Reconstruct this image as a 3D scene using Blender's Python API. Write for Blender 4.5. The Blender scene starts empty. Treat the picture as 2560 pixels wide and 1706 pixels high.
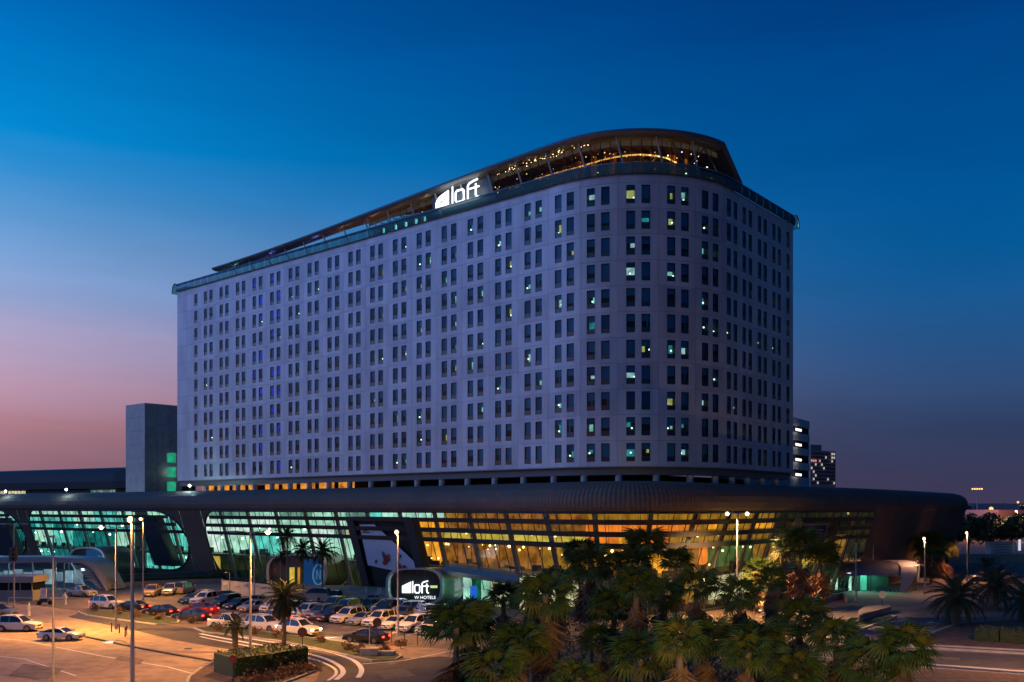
import bpy, math, random
from mathutils import Vector, Matrix
random.seed(11)
R = math.radians
scene = bpy.context.scene
COL = scene.collection
# ---------------------------------------------------------------- camera
F = 2400.0; H = 14.0; Y0 = 1270.0; CX = 1280.0      # photo geometry in 2560 px
cam = bpy.data.cameras.new('camera'); camo = bpy.data.objects.new('camera', cam); COL.objects.link(camo)
camo.location = (0, 0, H); camo.rotation_euler = (R(90), 0, 0)
cam.sensor_width = 36; cam.lens = 36*F/2560.0; cam.shift_y = (Y0-853)/2560.0
cam.clip_start = 0.5; cam.clip_end = 6000
scene.camera = camo
scene.view_settings.view_transform = 'Standard'
try: scene.view_settings.look = 'None'
except Exception: pass
scene.view_settings.exposure = 0; scene.view_settings.gamma = 1
scene.view_settings.use_curve_mapping = False
scene.render.engine = 'CYCLES'
scene.cycles.use_denoising = True
scene.cycles.max_bounces = 6; scene.cycles.diffuse_bounces = 2; scene.cycles.glossy_bounces = 3
scene.cycles.transparent_max_bounces = 12; scene.cycles.transmission_bounces = 3
scene.cycles.sample_clamp_indirect = 4.0; scene.cycles.sample_clamp_direct = 0
scene.cycles.caustics_reflective = False; scene.cycles.caustics_refractive = False
scene.cycles.use_light_tree = True

def s2l(c):
    o = []
    for v in c[:3]:
        v = v/255.0
        o.append(v/12.92 if v <= 0.04045 else ((v+0.055)/1.055)**2.4)
    return (o[0], o[1], o[2], 1.0)

# ---------------------------------------------------------------- world: dusk sky, afterglow to the left
w = bpy.data.worlds.new('World'); scene.world = w; w.use_nodes = True
nt = w.node_tree; N = nt.nodes; Lk = nt.links; N.clear()
out = N.new('ShaderNodeOutputWorld'); bg = N.new('ShaderNodeBackground'); Lk.new(bg.outputs[0], out.inputs[0])
tc = N.new('ShaderNodeTexCoord'); sep = N.new('ShaderNodeSeparateXYZ'); Lk.new(tc.outputs['Generated'], sep.inputs[0])
def mth(op, a, b=None, c=None, clamp=False):
    n = N.new('ShaderNodeMath'); n.operation = op; n.use_clamp = clamp
    for i, v in enumerate((a, b, c)):
        if v is None: continue
        if isinstance(v, (int, float)): n.inputs[i].default_value = v
        else: Lk.new(v, n.inputs[i])
    return n.outputs[0]
hx = mth('MULTIPLY', sep.outputs[0], sep.outputs[0]); hy = mth('MULTIPLY', sep.outputs[1], sep.outputs[1])
hl = mth('MAXIMUM', mth('SQRT', mth('ADD', hx, hy)), 0.001)
SAZ = R(-83)
dx, dy = math.sin(SAZ), math.cos(SAZ)
dot = mth('DIVIDE', mth('ADD', mth('MULTIPLY', sep.outputs[0], dx), mth('MULTIPLY', sep.outputs[1], dy)), hl)
# faint wisps so that the gradient is not perfectly smooth
mp = N.new('ShaderNodeMapping'); mp.inputs['Scale'].default_value = (1.3, 1.3, 9)
Lk.new(tc.outputs['Generated'], mp.inputs[0])
nz = N.new('ShaderNodeTexNoise'); nz.inputs['Scale'].default_value = 2.2; nz.inputs['Detail'].default_value = 3; Lk.new(mp.outputs[0], nz.inputs['Vector'])
zz = mth('ADD', sep.outputs[2], mth('MULTIPLY', mth('SUBTRACT', nz.outputs[0], 0.5), 0.035))
el = mth('DIVIDE', zz, 0.6, clamp=True)
def ramp(stops):
    n = N.new('ShaderNodeValToRGB'); cr = n.color_ramp; cr.interpolation = 'B_SPLINE' if False else 'EASE'
    cr.interpolation = 'LINEAR'
    while len(cr.elements) > 1: cr.elements.remove(cr.elements[-1])
    cr.elements[0].position = stops[0][0]; cr.elements[0].color = stops[0][1]
    for p, c in stops[1:]:
        e = cr.elements.new(p); e.color = c
    Lk.new(el, n.inputs[0]); return n.outputs[0]
SK_L = ramp([(p, s2l(c)) for p, c in [(0,(118,84,100)),(.073,(146,106,120)),(.125,(176,126,138)),(.193,(188,152,176)),(.27,(172,166,204)),(.343,(138,166,214)),(.43,(98,158,216)),(.503,(54,146,214)),(.56,(4,136,208)),(.65,(0,120,196)),(.75,(0,98,178)),(1,(0,62,130))]])
SK_R = ramp([(p, s2l(c)) for p, c in [(0,(64,56,82)),(.065,(56,58,88)),(.115,(48,62,96)),(.188,(48,74,116)),(.26,(38,82,133)),(.33,(22,86,144)),(.4,(4,88,150)),(.487,(0,84,150)),(.61,(0,75,142)),(.725,(0,63,130)),(1,(0,44,104))]])
SK_G = ramp([(0,(.30,.22,.26,1)),(.1,(.72,.56,.74,1)),(.25,(.74,.90,1.75,1)),(.45,(.42,.95,2.7,1)),(.7,(.13,.66,2.2,1)),(1,(.02,.18,.55,1))])
def mixc(f, a, b):
    n = N.new('ShaderNodeMixRGB'); Lk.new(f, n.inputs[0]); Lk.new(a, n.inputs[1]); Lk.new(b, n.inputs[2]); return n.outputs[0]
dL = math.cos(R(-28)-SAZ); dR = math.cos(R(28)-SAZ)
f1 = mth('POWER', mth('DIVIDE', mth('SUBTRACT', dot, dR), dL-dR, clamp=True), 2.0)
f2 = mth('POWER', mth('DIVIDE', mth('SUBTRACT', dot, dL), 1-dL, clamp=True), 1.2)
colr = mixc(f2, mixc(f1, SK_R, SK_L), SK_G)
f0 = mth('DIVIDE', mth('SUBTRACT', dR, dot), 1+dR, clamp=True)
dk = N.new('ShaderNodeMixRGB'); dk.blend_type = 'MULTIPLY'; dk.inputs[2].default_value = (.42,.42,.45,1); Lk.new(f0, dk.inputs[0]); Lk.new(colr, dk.inputs[1]); colr = dk.outputs[0]
mp2 = N.new('ShaderNodeMapping'); mp2.inputs['Scale'].default_value = (1.0, 1.0, 5.5); mp2.inputs['Rotation'].default_value = (0, R(6), 0)
Lk.new(tc.outputs['Generated'], mp2.inputs[0])
nz2 = N.new('ShaderNodeTexNoise'); nz2.inputs['Scale'].default_value = 3.0; nz2.inputs['Detail'].default_value = 7; nz2.inputs['Roughness'].default_value = .55; nz2.inputs['Distortion'].default_value = .6; Lk.new(mp2.outputs[0], nz2.inputs['Vector'])
vm = N.new('ShaderNodeVectorMath'); vm.operation = 'SCALE'; Lk.new(colr, vm.inputs[0]); Lk.new(mth('ADD', mth('MULTIPLY', nz2.outputs[0], .34), .83), vm.inputs['Scale']); colr = vm.outputs[0]
Lk.new(colr, bg.inputs[0]); bg.inputs[1].default_value = 1.0

# ---------------------------------------------------------------- helpers
def gp(x, y, z=0.0):
    D = (H-z)*F/(y-Y0); return Vector(((x-CX)*D/F, D, z))
def pp(x, y, D):
    return Vector(((x-CX)*D/F, D, H-(y-Y0)*D/F))
MATS = {}
def mat(name, col=(.5,.5,.5), rough=.6, metal=0, emit=None, es=0, noise=0, nscale=4, bump=0, bscale=20, coat=0, spec=.5, alt=None, stretch=None, wear=0):
    if name in MATS: return MATS[name]
    m = bpy.data.materials.new(name); m.use_nodes = True; t = m.node_tree; b = t.nodes['Principled BSDF']
    b.inputs['Base Color'].default_value = (*col[:3], 1); b.inputs['Roughness'].default_value = rough
    b.inputs['Metallic'].default_value = metal; b.inputs['Coat Weight'].default_value = coat
    b.inputs['Specular IOR Level'].default_value = spec
    if emit: b.inputs['Emission Color'].default_value = (*emit[:3], 1); b.inputs['Emission Strength'].default_value = es
    vec = None
    if noise or bump:
        tcn = t.nodes.new('ShaderNodeTexCoord'); vec = tcn.outputs['Object']
        if stretch:
            mpn = t.nodes.new('ShaderNodeMapping'); mpn.inputs['Scale'].default_value = stretch; t.links.new(vec, mpn.inputs[0]); vec = mpn.outputs[0]
    if noise:
        n = t.nodes.new('ShaderNodeTexNoise'); n.inputs['Scale'].default_value = nscale; n.inputs['Detail'].default_value = 5
        t.links.new(vec, n.inputs['Vector'])
        r = t.nodes.new('ShaderNodeValToRGB')
        a = alt or [c*(1-noise) for c in col[:3]]; bcol = [min(1, c*(1+noise*.6)) for c in col[:3]]
        r.color_ramp.elements[0].position = .33; r.color_ramp.elements[1].position = .68
        r.color_ramp.elements[0].color = (*a[:3], 1); r.color_ramp.elements[1].color = (*bcol, 1)
        t.links.new(n.outputs[0], r.inputs[0]); t.links.new(r.outputs[0], b.inputs['Base Color'])
    if wear:
        n3 = t.nodes.new('ShaderNodeTexNoise'); n3.inputs['Scale'].default_value = wear; n3.inputs['Detail'].default_value = 7; n3.inputs['Roughness'].default_value = .7
        t.links.new(vec, n3.inputs['Vector']); r3 = t.nodes.new('ShaderNodeValToRGB'); r3.color_ramp.elements[0].position = .38; r3.color_ramp.elements[1].position = .56
        r3.color_ramp.elements[0].color = (.55,.55,.55,1); r3.color_ramp.elements[1].color = (1,1,1,1); t.links.new(n3.outputs[0], r3.inputs[0])
        mm = t.nodes.new('ShaderNodeMixRGB'); mm.blend_type = 'MULTIPLY'; mm.inputs[0].default_value = .8
        t.links.new(r.outputs[0], mm.inputs[1]); t.links.new(r3.outputs[0], mm.inputs[2]); t.links.new(mm.outputs[0], b.inputs['Base Color'])
    if bump:
        n2 = t.nodes.new('ShaderNodeTexNoise'); n2.inputs['Scale'].default_value = bscale; n2.inputs['Detail'].default_value = 4
        t.links.new(vec, n2.inputs['Vector'])
        bp = t.nodes.new('ShaderNodeBump'); bp.inputs['Strength'].default_value = bump; bp.inputs['Distance'].default_value = .05
        t.links.new(n2.outputs[0], bp.inputs['Height']); t.links.new(bp.outputs[0], b.inputs['Normal'])
    MATS[name] = m; return m
def glass(name, tint=(.6,.75,.78), trans=.7, rough=.03, ior=1.5, gs=1.0, dfk=.12):
    if name in MATS: return MATS[name]
    m = bpy.data.materials.new(name); m.use_nodes = True; t = m.node_tree; t.nodes.clear()
    o = t.nodes.new('ShaderNodeOutputMaterial'); mx = t.nodes.new('ShaderNodeMixShader'); mx2 = t.nodes.new('ShaderNodeMixShader')
    tr = t.nodes.new('ShaderNodeBsdfTransparent'); tr.inputs[0].default_value = (*tint, 1)
    df = t.nodes.new('ShaderNodeBsdfDiffuse'); df.inputs[0].default_value = (tint[0]*dfk, tint[1]*dfk, tint[2]*dfk, 1)
    gl = t.nodes.new('ShaderNodeBsdfGlossy'); gl.inputs['Roughness'].default_value = rough; gl.inputs[0].default_value = (.9*gs,.95*gs,1*gs,1)
    fr = t.nodes.new('ShaderNodeFresnel'); fr.inputs[0].default_value = ior
    mx2.inputs[0].default_value = trans; t.links.new(df.outputs[0], mx2.inputs[1]); t.links.new(tr.outputs[0], mx2.inputs[2])
    t.links.new(fr.outputs[0], mx.inputs[0]); t.links.new(mx2.outputs[0], mx.inputs[1]); t.links.new(gl.outputs[0], mx.inputs[2])
    t.links.new(mx.outputs[0], o.inputs[0]); MATS[name] = m; return m
def emis(name, col, s, noise=0, nscale=1.0):
    if name in MATS: return MATS[name]
    m = bpy.data.materials.new(name); m.use_nodes = True; t = m.node_tree; b = t.nodes['Principled BSDF']
    b.inputs['Base Color'].default_value = (col[0]*.3, col[1]*.3, col[2]*.3, 1); b.inputs['Roughness'].default_value = .8
    b.inputs['Emission Color'].default_value = (*col[:3], 1); b.inputs['Emission Strength'].default_value = s
    if noise:
        tcn = t.nodes.new('ShaderNodeTexCoord'); n = t.nodes.new('ShaderNodeTexNoise'); n.inputs['Scale'].default_value = nscale; n.inputs['Detail'].default_value = 4
        t.links.new(tcn.outputs['Object'], n.inputs['Vector'])
        mr = t.nodes.new('ShaderNodeMapRange'); mr.inputs[1].default_value = .35; mr.inputs[2].default_value = .65
        mr.inputs[3].default_value = s*(1-noise); mr.inputs[4].default_value = s*(1+noise)
        t.links.new(n.outputs[0], mr.inputs[0]); t.links.new(mr.outputs[0], b.inputs['Emission Strength'])
    MATS[name] = m; return m

class MB:
    def __init__(s): s.v = []; s.f = []; s.m = []; s.mats = []
    def mi(s, m):
        if m not in s.mats: s.mats.append(m)
        return s.mats.index(m)
    def face(s, pts, m):
        b = len(s.v); s.v += [tuple(p) for p in pts]; s.f.append(tuple(range(b, b+len(pts)))); s.m.append(s.mi(m))
    def grid(s, rows, m, closed=False):
        b = len(s.v); nr = len(rows); nc = len(rows[0]); i = s.mi(m)
        for r in rows: s.v += [tuple(p) for p in r]
        for a in range(nr-1):
            for c in range(nc if closed else nc-1):
                c2 = (c+1) % nc
                s.f.append((b+a*nc+c, b+a*nc+c2, b+(a+1)*nc+c2, b+(a+1)*nc+c)); s.m.append(i)
    def box(s, c, size, m, rz=0, M=None):
        hx_, hy_, hz_ = size[0]/2, size[1]/2, size[2]/2
        P = [Vector((a*hx_, b*hy_, d*hz_)) for d in (-1,1) for a, b in ((-1,-1),(1,-1),(1,1),(-1,1))]
        rm = M if M is not None else Matrix.Rotation(rz, 3, 'Z')
        P = [rm @ p + Vector(c) for p in P]; s.hexa(P, m)
    def hexa(s, P, m):
        b = len(s.v); s.v += [tuple(p) for p in P]; i = s.mi(m)
        for f in ((3,2,1,0),(4,5,6,7),(0,1,5,4),(1,2,6,5),(2,3,7,6),(3,0,4,7)):
            s.f.append(tuple(b+k for k in f)); s.m.append(i)
    def tube(s, pts, r, m, n=8, caps=True):
        pts = [Vector(p) for p in pts]; rs = r if isinstance(r, (list, tuple)) else [r]*len(pts); rows = []
        for i, p in enumerate(pts):
            d = (pts[min(i+1, len(pts)-1)]-pts[max(i-1, 0)]).normalized()
            a = d.cross(Vector((0,0,1)));
            if a.length < .01: a = Vector((1,0,0))
            a.normalize(); b2 = d.cross(a).normalized()
            rows.append([p+(a*math.cos(t)+b2*math.sin(t))*rs[i] for t in (2*math.pi*k/n for k in range(n))])
        s.grid(rows, m, closed=True)
        if caps: s.face(rows[0], m); s.face(list(reversed(rows[-1])), m)
    def bar(s, a, b, w_, h_, m, up=Vector((0,0,1))):
        a, b = Vector(a), Vector(b); d = (b-a).normalized(); sd = d.cross(up)
        if sd.length < .01: sd = d.cross(Vector((0,1,0)))
        sd.normalize(); u = sd.cross(d)
        P = [p+sd*x*w_/2+u*y*h_/2 for p in (a, b) for x, y in ((-1,-1),(1,-1),(1,1),(-1,1))]; s.hexa(P, m)
    def ball(s, c, r, m, seg=8, rings=5, sq=(1,1,1)):
        rows = []
        for i in range(rings+1):
            t = math.pi*i/rings
            rows.append([(c[0]+r*sq[0]*math.sin(t)*math.cos(2*math.pi*k/seg), c[1]+r*sq[1]*math.sin(t)*math.sin(2*math.pi*k/seg), c[2]+r*sq[2]*math.cos(t)) for k in range(seg)])
        s.grid(rows, m, closed=True)
    def mesh(s, name, smooth=False):
        me = bpy.data.meshes.new(name); me.from_pydata(s.v, [], s.f)
        for m in s.mats: me.materials.append(m)
        me.polygons.foreach_set('material_index', s.m)
        if smooth: me.polygons.foreach_set('use_smooth', [True]*len(s.f))
        me.update(); return me
    def obj(s, name, parent=None, smooth=False, **kw):
        return link(name, s.mesh(name, smooth), parent, **kw)
def link(name, me, parent=None, loc=None, rot=None, label=None, cat=None, group=None, kind=None, scale=None):
    o = bpy.data.objects.new(name, me); COL.objects.link(o)
    if parent: o.parent = parent
    if loc is not None: o.location = loc
    if rot is not None: o.rotation_euler = rot
    if scale is not None: o.scale = scale
    if label: o['label'] = label
    if cat: o['category'] = cat
    if group: o['group'] = group
    if kind: o['kind'] = kind
    return o
def thing(name, label, cat, loc=(0,0,0), rz=0, group=None):
    return link(name, None, None, loc, (0,0,rz), label, cat, group)
def copy_tree(o, parent=None):
    c = o.copy(); COL.objects.link(c); c.parent = parent
    for ch in o.children: copy_tree(ch, c)
    return c
class Path:
    def __init__(s, pts, step=.25):
        s.p = [Vector((a[0], a[1])) for a in pts]; s.c = [0.0]
        for i in range(1, len(s.p)): s.c.append(s.c[-1]+(s.p[i]-s.p[i-1]).length)
        s.L = s.c[-1]
    def raw(s, t):
        import bisect
        if t <= 0: d = (s.p[1]-s.p[0]).normalized(); return s.p[0]+d*t
        if t >= s.L: d = (s.p[-1]-s.p[-2]).normalized(); return s.p[-1]+d*(t-s.L)
        i = bisect.bisect_right(s.c, t)-1; i = min(i, len(s.p)-2)
        return s.p[i].lerp(s.p[i+1], (t-s.c[i])/(s.c[i+1]-s.c[i]))
    def tan(s, t, e=.6): return (s.raw(t+e)-s.raw(t-e)).normalized()
    def nor(s, t, e=.6): d = s.tan(t, e); return Vector((d.y, -d.x))
    def at(s, t, z=0, o=0, e=.6):
        q = s.raw(t)+s.nor(t, e)*o; return Vector((q.x, q.y, z))
    def s_at(s, px, a=0, b=None, o=0):
        b = s.L if b is None else b; best = (1e9, 0); t = a
        while t <= b:
            q = s.at(t, 0, o); d = abs(CX+q.x/q.y*F-px)
            if d < best[0]: best = (d, t)
            t += .2
        return best[1]
def catmull(P, n=16):
    o = []
    for i in range(1, len(P)-2):
        a, b, c, d = [Vector(P[i+k]) for k in (-1,0,1,2)]
        for k in range(n):
            t = k/n; o.append(.5*((2*b)+(c-a)*t+(2*a-5*b+4*c-d)*t*t+(3*b-a-3*c+d)*t*t*t))
    o.append(Vector(P[-2])); return o
def smooth(t): t = max(0, min(1, t)); return t*t*(3-2*t)
def poly(name, px, z, m, thick=None, kerb=None, **kw):
    """flat sheet on the ground through photo points, optional raised kerb ring"""
    P = [gp(x, y, z) if not isinstance(x, Vector) else x for x, y in px]
    b = MB(); b.face(P, m)
    return b, P
def area_ok(P):
    return sum(P[i].x*P[(i+1)%len(P)].y-P[(i+1)%len(P)].x*P[i].y for i in range(len(P))) > 0
def sheet(name, px, z, m, kind='structure', **kw):
    P = [Vector(q) if len(q) == 3 else gp(q[0], q[1]) for q in px]
    if not area_ok(P): P.reverse()
    b = MB(); b.face([(p.x, p.y, z) for p in P], m); return b.obj(name, kind=kind, **kw)
def slab(b, px, z0, z1, m, mside=None):
    P = [Vector(q) if len(q) == 3 else gp(q[0], q[1]) for q in px]
    if not area_ok(P): P.reverse()
    b.face([(p.x, p.y, z1) for p in P], m)
    for i in range(len(P)):
        p, q = P[i], P[(i+1) % len(P)]
        b.face([(p.x,p.y,z0),(q.x,q.y,z0),(q.x,q.y,z1),(p.x,p.y,z1)], mside or m)
    return P
def lerp(a, b, t): return a+(b-a)*t
def add_light(name, kind, loc, col, power, parent=None, **kw):
    l = bpy.data.lights.new(name, kind); l.color = col; l.energy = power
    for k, v in kw.items():
        if k != 'rot': setattr(l, k, v)
    o = bpy.data.objects.new(name, l); COL.objects.link(o); o.location = loc
    if 'rot' in kw: o.rotation_euler = kw['rot']
    if parent: o.parent = parent
    return o

# ---------------------------------------------------------------- shared materials
M_concrete = mat('paving_concrete', (.36,.27,.19), .85, noise=.22, nscale=.12, bump=.25, bscale=3, wear=.6)
M_asphalt = mat('asphalt', (.062,.058,.056), .8, noise=.35, nscale=.25, bump=.3, bscale=9, wear=.9)
M_asphalt2 = mat('asphalt_lot', (.13,.115,.105), .8, noise=.3, nscale=.3, bump=.3, bscale=9, wear=.8)
M_kerb = mat('kerb_stone', (.4,.37,.33), .8, noise=.2, nscale=1.2)
M_white_paint = mat('road_paint', (.75,.74,.7), .7, noise=.2, nscale=2)
M_grass = mat('grass', (.055,.075,.022), .9, noise=.45, nscale=1.5, bump=.6, bscale=14)
M_soil = mat('soil', (.11,.07,.045), .95, noise=.4, nscale=1.3, bump=.5, bscale=6)
M_grey_wall = mat('render_wall', (.3,.29,.28), .8, noise=.15, nscale=.6)
M_dark = mat('dark_metal', (.03,.032,.035), .5, .3)
M_black = mat('black_void', (.012,.012,.014), .8)
M_panel = mat('cladding_panel', (.49,.49,.53), .42, 0.15, noise=.16, nscale=.5, stretch=(1,1,.25))
M_panel2 = mat('cladding_panel_pale', (.535,.535,.575), .42, 0.15, noise=.14, nscale=.5, stretch=(1,1,.25))
M_panel3 = mat('cladding_panel_dull', (.455,.45,.49), .42, 0.15, noise=.18, nscale=.5, stretch=(1,1,.25))
M_frame = mat('window_frame', (.05,.055,.065), .4, .5)
M_shell = mat('seamed_metal_shell', (.135,.09,.065), .65, .1, noise=.12, nscale=.2)
M_band = mat('louvre_metal', (.045,.04,.038), .5, .4)
M_steel = mat('galvanised_steel', (.42,.42,.42), .38, .7)
M_pale = mat('pale_render', (.55,.54,.53), .7, noise=.08, nscale=.5)
G_win = glass('window_glass', (.42,.80,1.0), .92, .05, 1.35, .5)
G_hall = glass('curtain_wall_glass', (.82,.9,.88), .92, .02)
G_rail = glass('balustrade_glass', (.30,.62,.62), .5, .3, 1.15, .12, .4)
# ---------------------------------------------------------------- ground, roads, paving
b = MB(); b.face([(-3000,-60,-.012),(3000,-60,-.012),(3000,5000,-.012),(-3000,5000,-.012)], mat('sandy_ground', (.15,.125,.1), .95, noise=.3, nscale=.05)); b.obj('ground', kind='structure')
sheet('plaza_paving', [(-500,1500),(0,1504),(170,1524),(300,1552),(430,1585),(600,1625),(760,1662),(800,1680),(700,1900),(-900,1900)], .004, M_concrete)
sheet('parking_lot', [(-500,1470),(0,1473),(330,1461),(700,1473),(1150,1520),(1240,1560),(1180,1625),(960,1612),(860,1595),(700,1565),(540,1557),(460,1562),(330,1547),(200,1524),(0,1504),(-500,1498)], .008, M_asphalt2)
sheet('exit_lane', [(200,1532),(330,1552),(460,1568),(520,1582),(700,1612),(800,1632),(900,1656),(1010,1650),(1180,1620),(1330,1700),(1400,1900),(560,1900),(800,1706),(850,1690),(800,1664),(700,1644),(560,1622),(430,1600),(330,1575),(170,1543)], .012, M_asphalt)
sheet('pavement', [(960,1615),(1180,1626),(1290,1660),(1200,1650),(1100,1642),(1010,1648),(1000,1632)], .0165, M_concrete)
sheet('main_road', [(2050,1615),(2600,1640),(3200,1668),(3200,1712),(2700,1680),(2000,1642)], .004, M_asphalt)
sheet('side_road', [(2080,1610),(2140,1590),(2260,1548),(2330,1512),(2420,1480),(2500,1468),(2560,1474),(2430,1500),(2390,1530),(2345,1572),(2300,1600),(2260,1618),(2060,1614)], .008, mat('side_road_asphalt', (.12,.10,.095), .8, noise=.3, nscale=.3))
sheet('drop_off_paving', [(1960,1478),(2320,1478),(2400,1490),(2330,1510),(2240,1545),(2060,1590),(1960,1560)], .0055, mat('drop_off_concrete', (.2,.165,.15), .85, noise=.25, nscale=.3))
for i, L in enumerate([[(2030,1612),(2270,1619),(2560,1636),(3100,1663)], [(2000,1650),(2270,1661),(2560,1683),(2900,1706)], [(2400,1560),(2340,1580),(2270,1618)], [(2130,1582),(2225,1548),(2236,1541)]]):
    kb = MB(); P = [gp(*q) for q in L]
    for a, c in zip(P[:-1], P[1:]): kb.bar(a+Vector((0,0,.07)), c+Vector((0,0,.07)), .55 if i != 1 else .8, .15, M_kerb)
    kb.obj('kerb', kind='structure')
kb = MB()
L = [(20,1571),(199,1590),(330,1618),(430,1637),(530,1654)]; P = [gp(*q) for q in L]
for a, c in zip(P[:-1], P[1:]): kb.bar(a+Vector((0,0,.06)), c+Vector((0,0,.06)), .35, .13, mat('dark_kerb', (.06,.055,.05), .8))
kb.obj('kerb', kind='structure')
# painted lines: parking edge, arrows, white bands in place of headlight trails on the exit curve
pb = MB()
def stripe(b, pts, wd, z, m=M_white_paint):
    P = [gp(*q) for q in pts] if len(pts[0]) == 2 else [Vector(q) for q in pts]
    rows = []
    for i, p in enumerate(P):
        d = (P[min(i+1,len(P)-1)]-P[max(i-1,0)]).normalized(); n = Vector((-d.y, d.x, 0))
        rows.append([(p.x+n.x*wd/2, p.y+n.y*wd/2, z), (p.x-n.x*wd/2, p.y-n.y*wd/2, z)])
    b.grid(rows, m)
c1 = catmull([gp(*q).xy for q in [(440,1572),(500,1585),(600,1604),(700,1622),(790,1640),(840,1660),(858,1680),(840,1700),(800,1725)]], 8)  # pale curves painted in the course of headlight streaks
c2 = catmull([gp(*q).xy for q in [(470,1568),(530,1580),(640,1600),(740,1615),(820,1630),(880,1650),(903,1672),(895,1695),(862,1722)]], 8)
for c in (c1, c2): stripe(pb, [(p.x,p.y,0) for p in c], .45, .02, mat('headlight_trail_paint', (.85,.84,.8), .5))
c3 = catmull([gp(*q).xy for q in [(460,1578),(500,1592),(600,1612),(700,1632),(780,1648),(830,1668),(840,1685),(820,1702),(780,1725)]], 8)
stripe(pb, [(p.x,p.y,0) for p in c3], .28, .02, mat('headlight_trail_paint'))
stripe(pb, [(-100,1588),(60,1602),(250,1640),(420,1668),(560,1706)], .18, .009)
stripe(pb, [(-100,1630),(60,1648),(190,1690)], .18, .009)
stripe(pb, [(905,1661),(1010,1652),(1130,1628)], .2, .018)
stripe(pb, [(2180,1578),(2350,1578)], .3, .012); stripe(pb, [(2245,1554),(2268,1548)], .5, .012); stripe(pb, [(2318,1557),(2335,1556)], .5, .012)
for i in range(7):
    a = gp(823+i*40, 1563+i*5.0); d = Vector((-.35,-.94,0)); stripe(pb, [a+d*.5, a-d*4.8], .12, .012)
pb.obj('road_markings', kind='structure')
for i, (L, m) in enumerate((([(60,1660),(160,1672),(120,1700),(20,1690)],M_concrete),([(560,1600),(640,1614),(636,1620),(556,1606)],M_asphalt2),([(300,1640),(360,1650),(350,1662),(285,1650)],M_asphalt2),([(940,1680),(1010,1672),(1040,1690),(960,1700)],M_asphalt2),([(2300,1640),(2400,1645),(2398,1651),(2296,1645)],M_asphalt2))):
    if i in (0,2): m = mat('patched_paving', (.2,.16,.13), .9, noise=.3, nscale=.6, wear=.8)
    sheet('tarmac_patch', L, .0165, m)
for x, y in ((250,1665),(470,1622),(980,1660),(640,1632)):
    q = gp(x,y); t = MB(); t.tube([(q.x,q.y,0),(q.x,q.y,.026)], .38, M_dark if False else mat('drain_iron', (.03,.03,.03), .6), 14); t.obj('drain_cover', kind='structure')
# planted islands
def island(pts, m, kname='planted_island', h=.14):
    kb = MB(); P = [gp(*q) for q in pts]
    if not area_ok(P): P.reverse()
    cx = sum((p for p in P), Vector())/len(P)
    q = []
    n = len(P)
    for i in range(n):
        d = (P[(i+1)%n]-P[i-1]).normalized(); q.append(P[i]+Vector((-d.y, d.x, 0))*.28)
    slab(kb, [tuple(p) for p in P], 0, h, M_kerb)
    kb.face([(p.x,p.y,h+.01) for p in q], m); return kb.obj(kname, kind='structure')
island([(192,1531),(240,1526),(300,1527),(380,1536),(450,1549),(447,1559),(390,1563),(300,1552),(215,1540)], M_grass)
island([(482,1572),(530,1567),(600,1571),(680,1583),(760,1594),(850,1606),(940,1622),(1000,1636),(1006,1643),(990,1652),(930,1655),(860,1640),(780,1622),(700,1606),(600,1592),(510,1583)], M_grass)
island([(468,1696),(500,1672),(540,1652),(620,1642),(740,1640),(790,1668),(790,1680),(740,1700),(660,1730),(540,1740),(460,1720)], M_soil)
island([(2120,1568),(2150,1548),(2170,1538),(2230,1540),(2238,1546),(2190,1562),(2140,1580)], M_grass)
island([(2270,1612),(2345,1578),(2400,1560),(2500,1552),(2700,1560),(2900,1640),(2560,1628)], M_soil)
island([(1180,1625),(1230,1600),(1240,1560),(1400,1520),(1700,1510),(1950,1520),(2050,1560),(2080,1610),(2000,1640),(2250,1668),(2560,1690),(3000,1760),(2600,2300),(1000,2300),(1180,1720),(1300,1660)], M_soil)
island([(270,1456),(400,1450),(560,1444),(566,1450),(400,1459),(275,1466)], M_grass, h=.3)

# ---------------------------------------------------------------- hall (podium) with the long metal shell
PP = [(-250,332),(-190,283),(-126,231),(-68.5,189),(-36,163.5),(-15.5,144.5),(-6.5,134.5),(1,125.5),(7.5,118.8),(15,115.8),(22.5,118.5),(33,129.5),(43,142),(60,158.5),(78,181),(95,205),(103,217),(106,226),(104,236),(97,246),(80,262)]
PE = Path(catmull(PP, 20))
hall = thing('exhibition_hall', 'long low hall with rounded dark seamed metal shell and lit glass front', 'building')
ZT = 13.4
def lean(z):    # how far inward from the outermost edge at height z
    return 4.2*(1-z/ZT)**1.0*1.0 if z < ZT else 0
def prof(z): return -(.5+lean(z))
def wallp(s, z, o=0): return PE.at(s, z, prof(z)+o, 2.5)
S0 = PE.s_at(-260, 0, 150)
SEND = PE.L-4
def hit(x, y, a=0, b_=None):
    z = 8.0; s = 0
    for _ in range(6):
        b2 = b_ if b_ else SEND
        best = (1e9, a); t = a
        while t < b2:
            q = wallp(t, z); d = abs(CX+q.x/q.y*F-x)
            if d < best[0]: best = (d, t)
            t += .25
        s = best[1]; z = H-(y-Y0)*wallp(s, z).y/F; z = max(0, min(ZT, z))
    return s, z
sN = PE.s_at(1595, 80, 260)            # the nose, nearest to the camera
o1r = hit(62,1340,0,sN)[0]; o2l = hit(82,1335,0,sN)[0]; o2r = hit(474,1370,0,sN)[0]; o3l = hit(515,1330,0,sN)[0]; o3r = hit(2172,1330,sN,SEND)[0]
openings = [(S0-30, o1r, .0, 9.0), (o2l, o2r, 4.0, 9.0), (o3l, o3r, 4.5, 1.2)]
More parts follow.
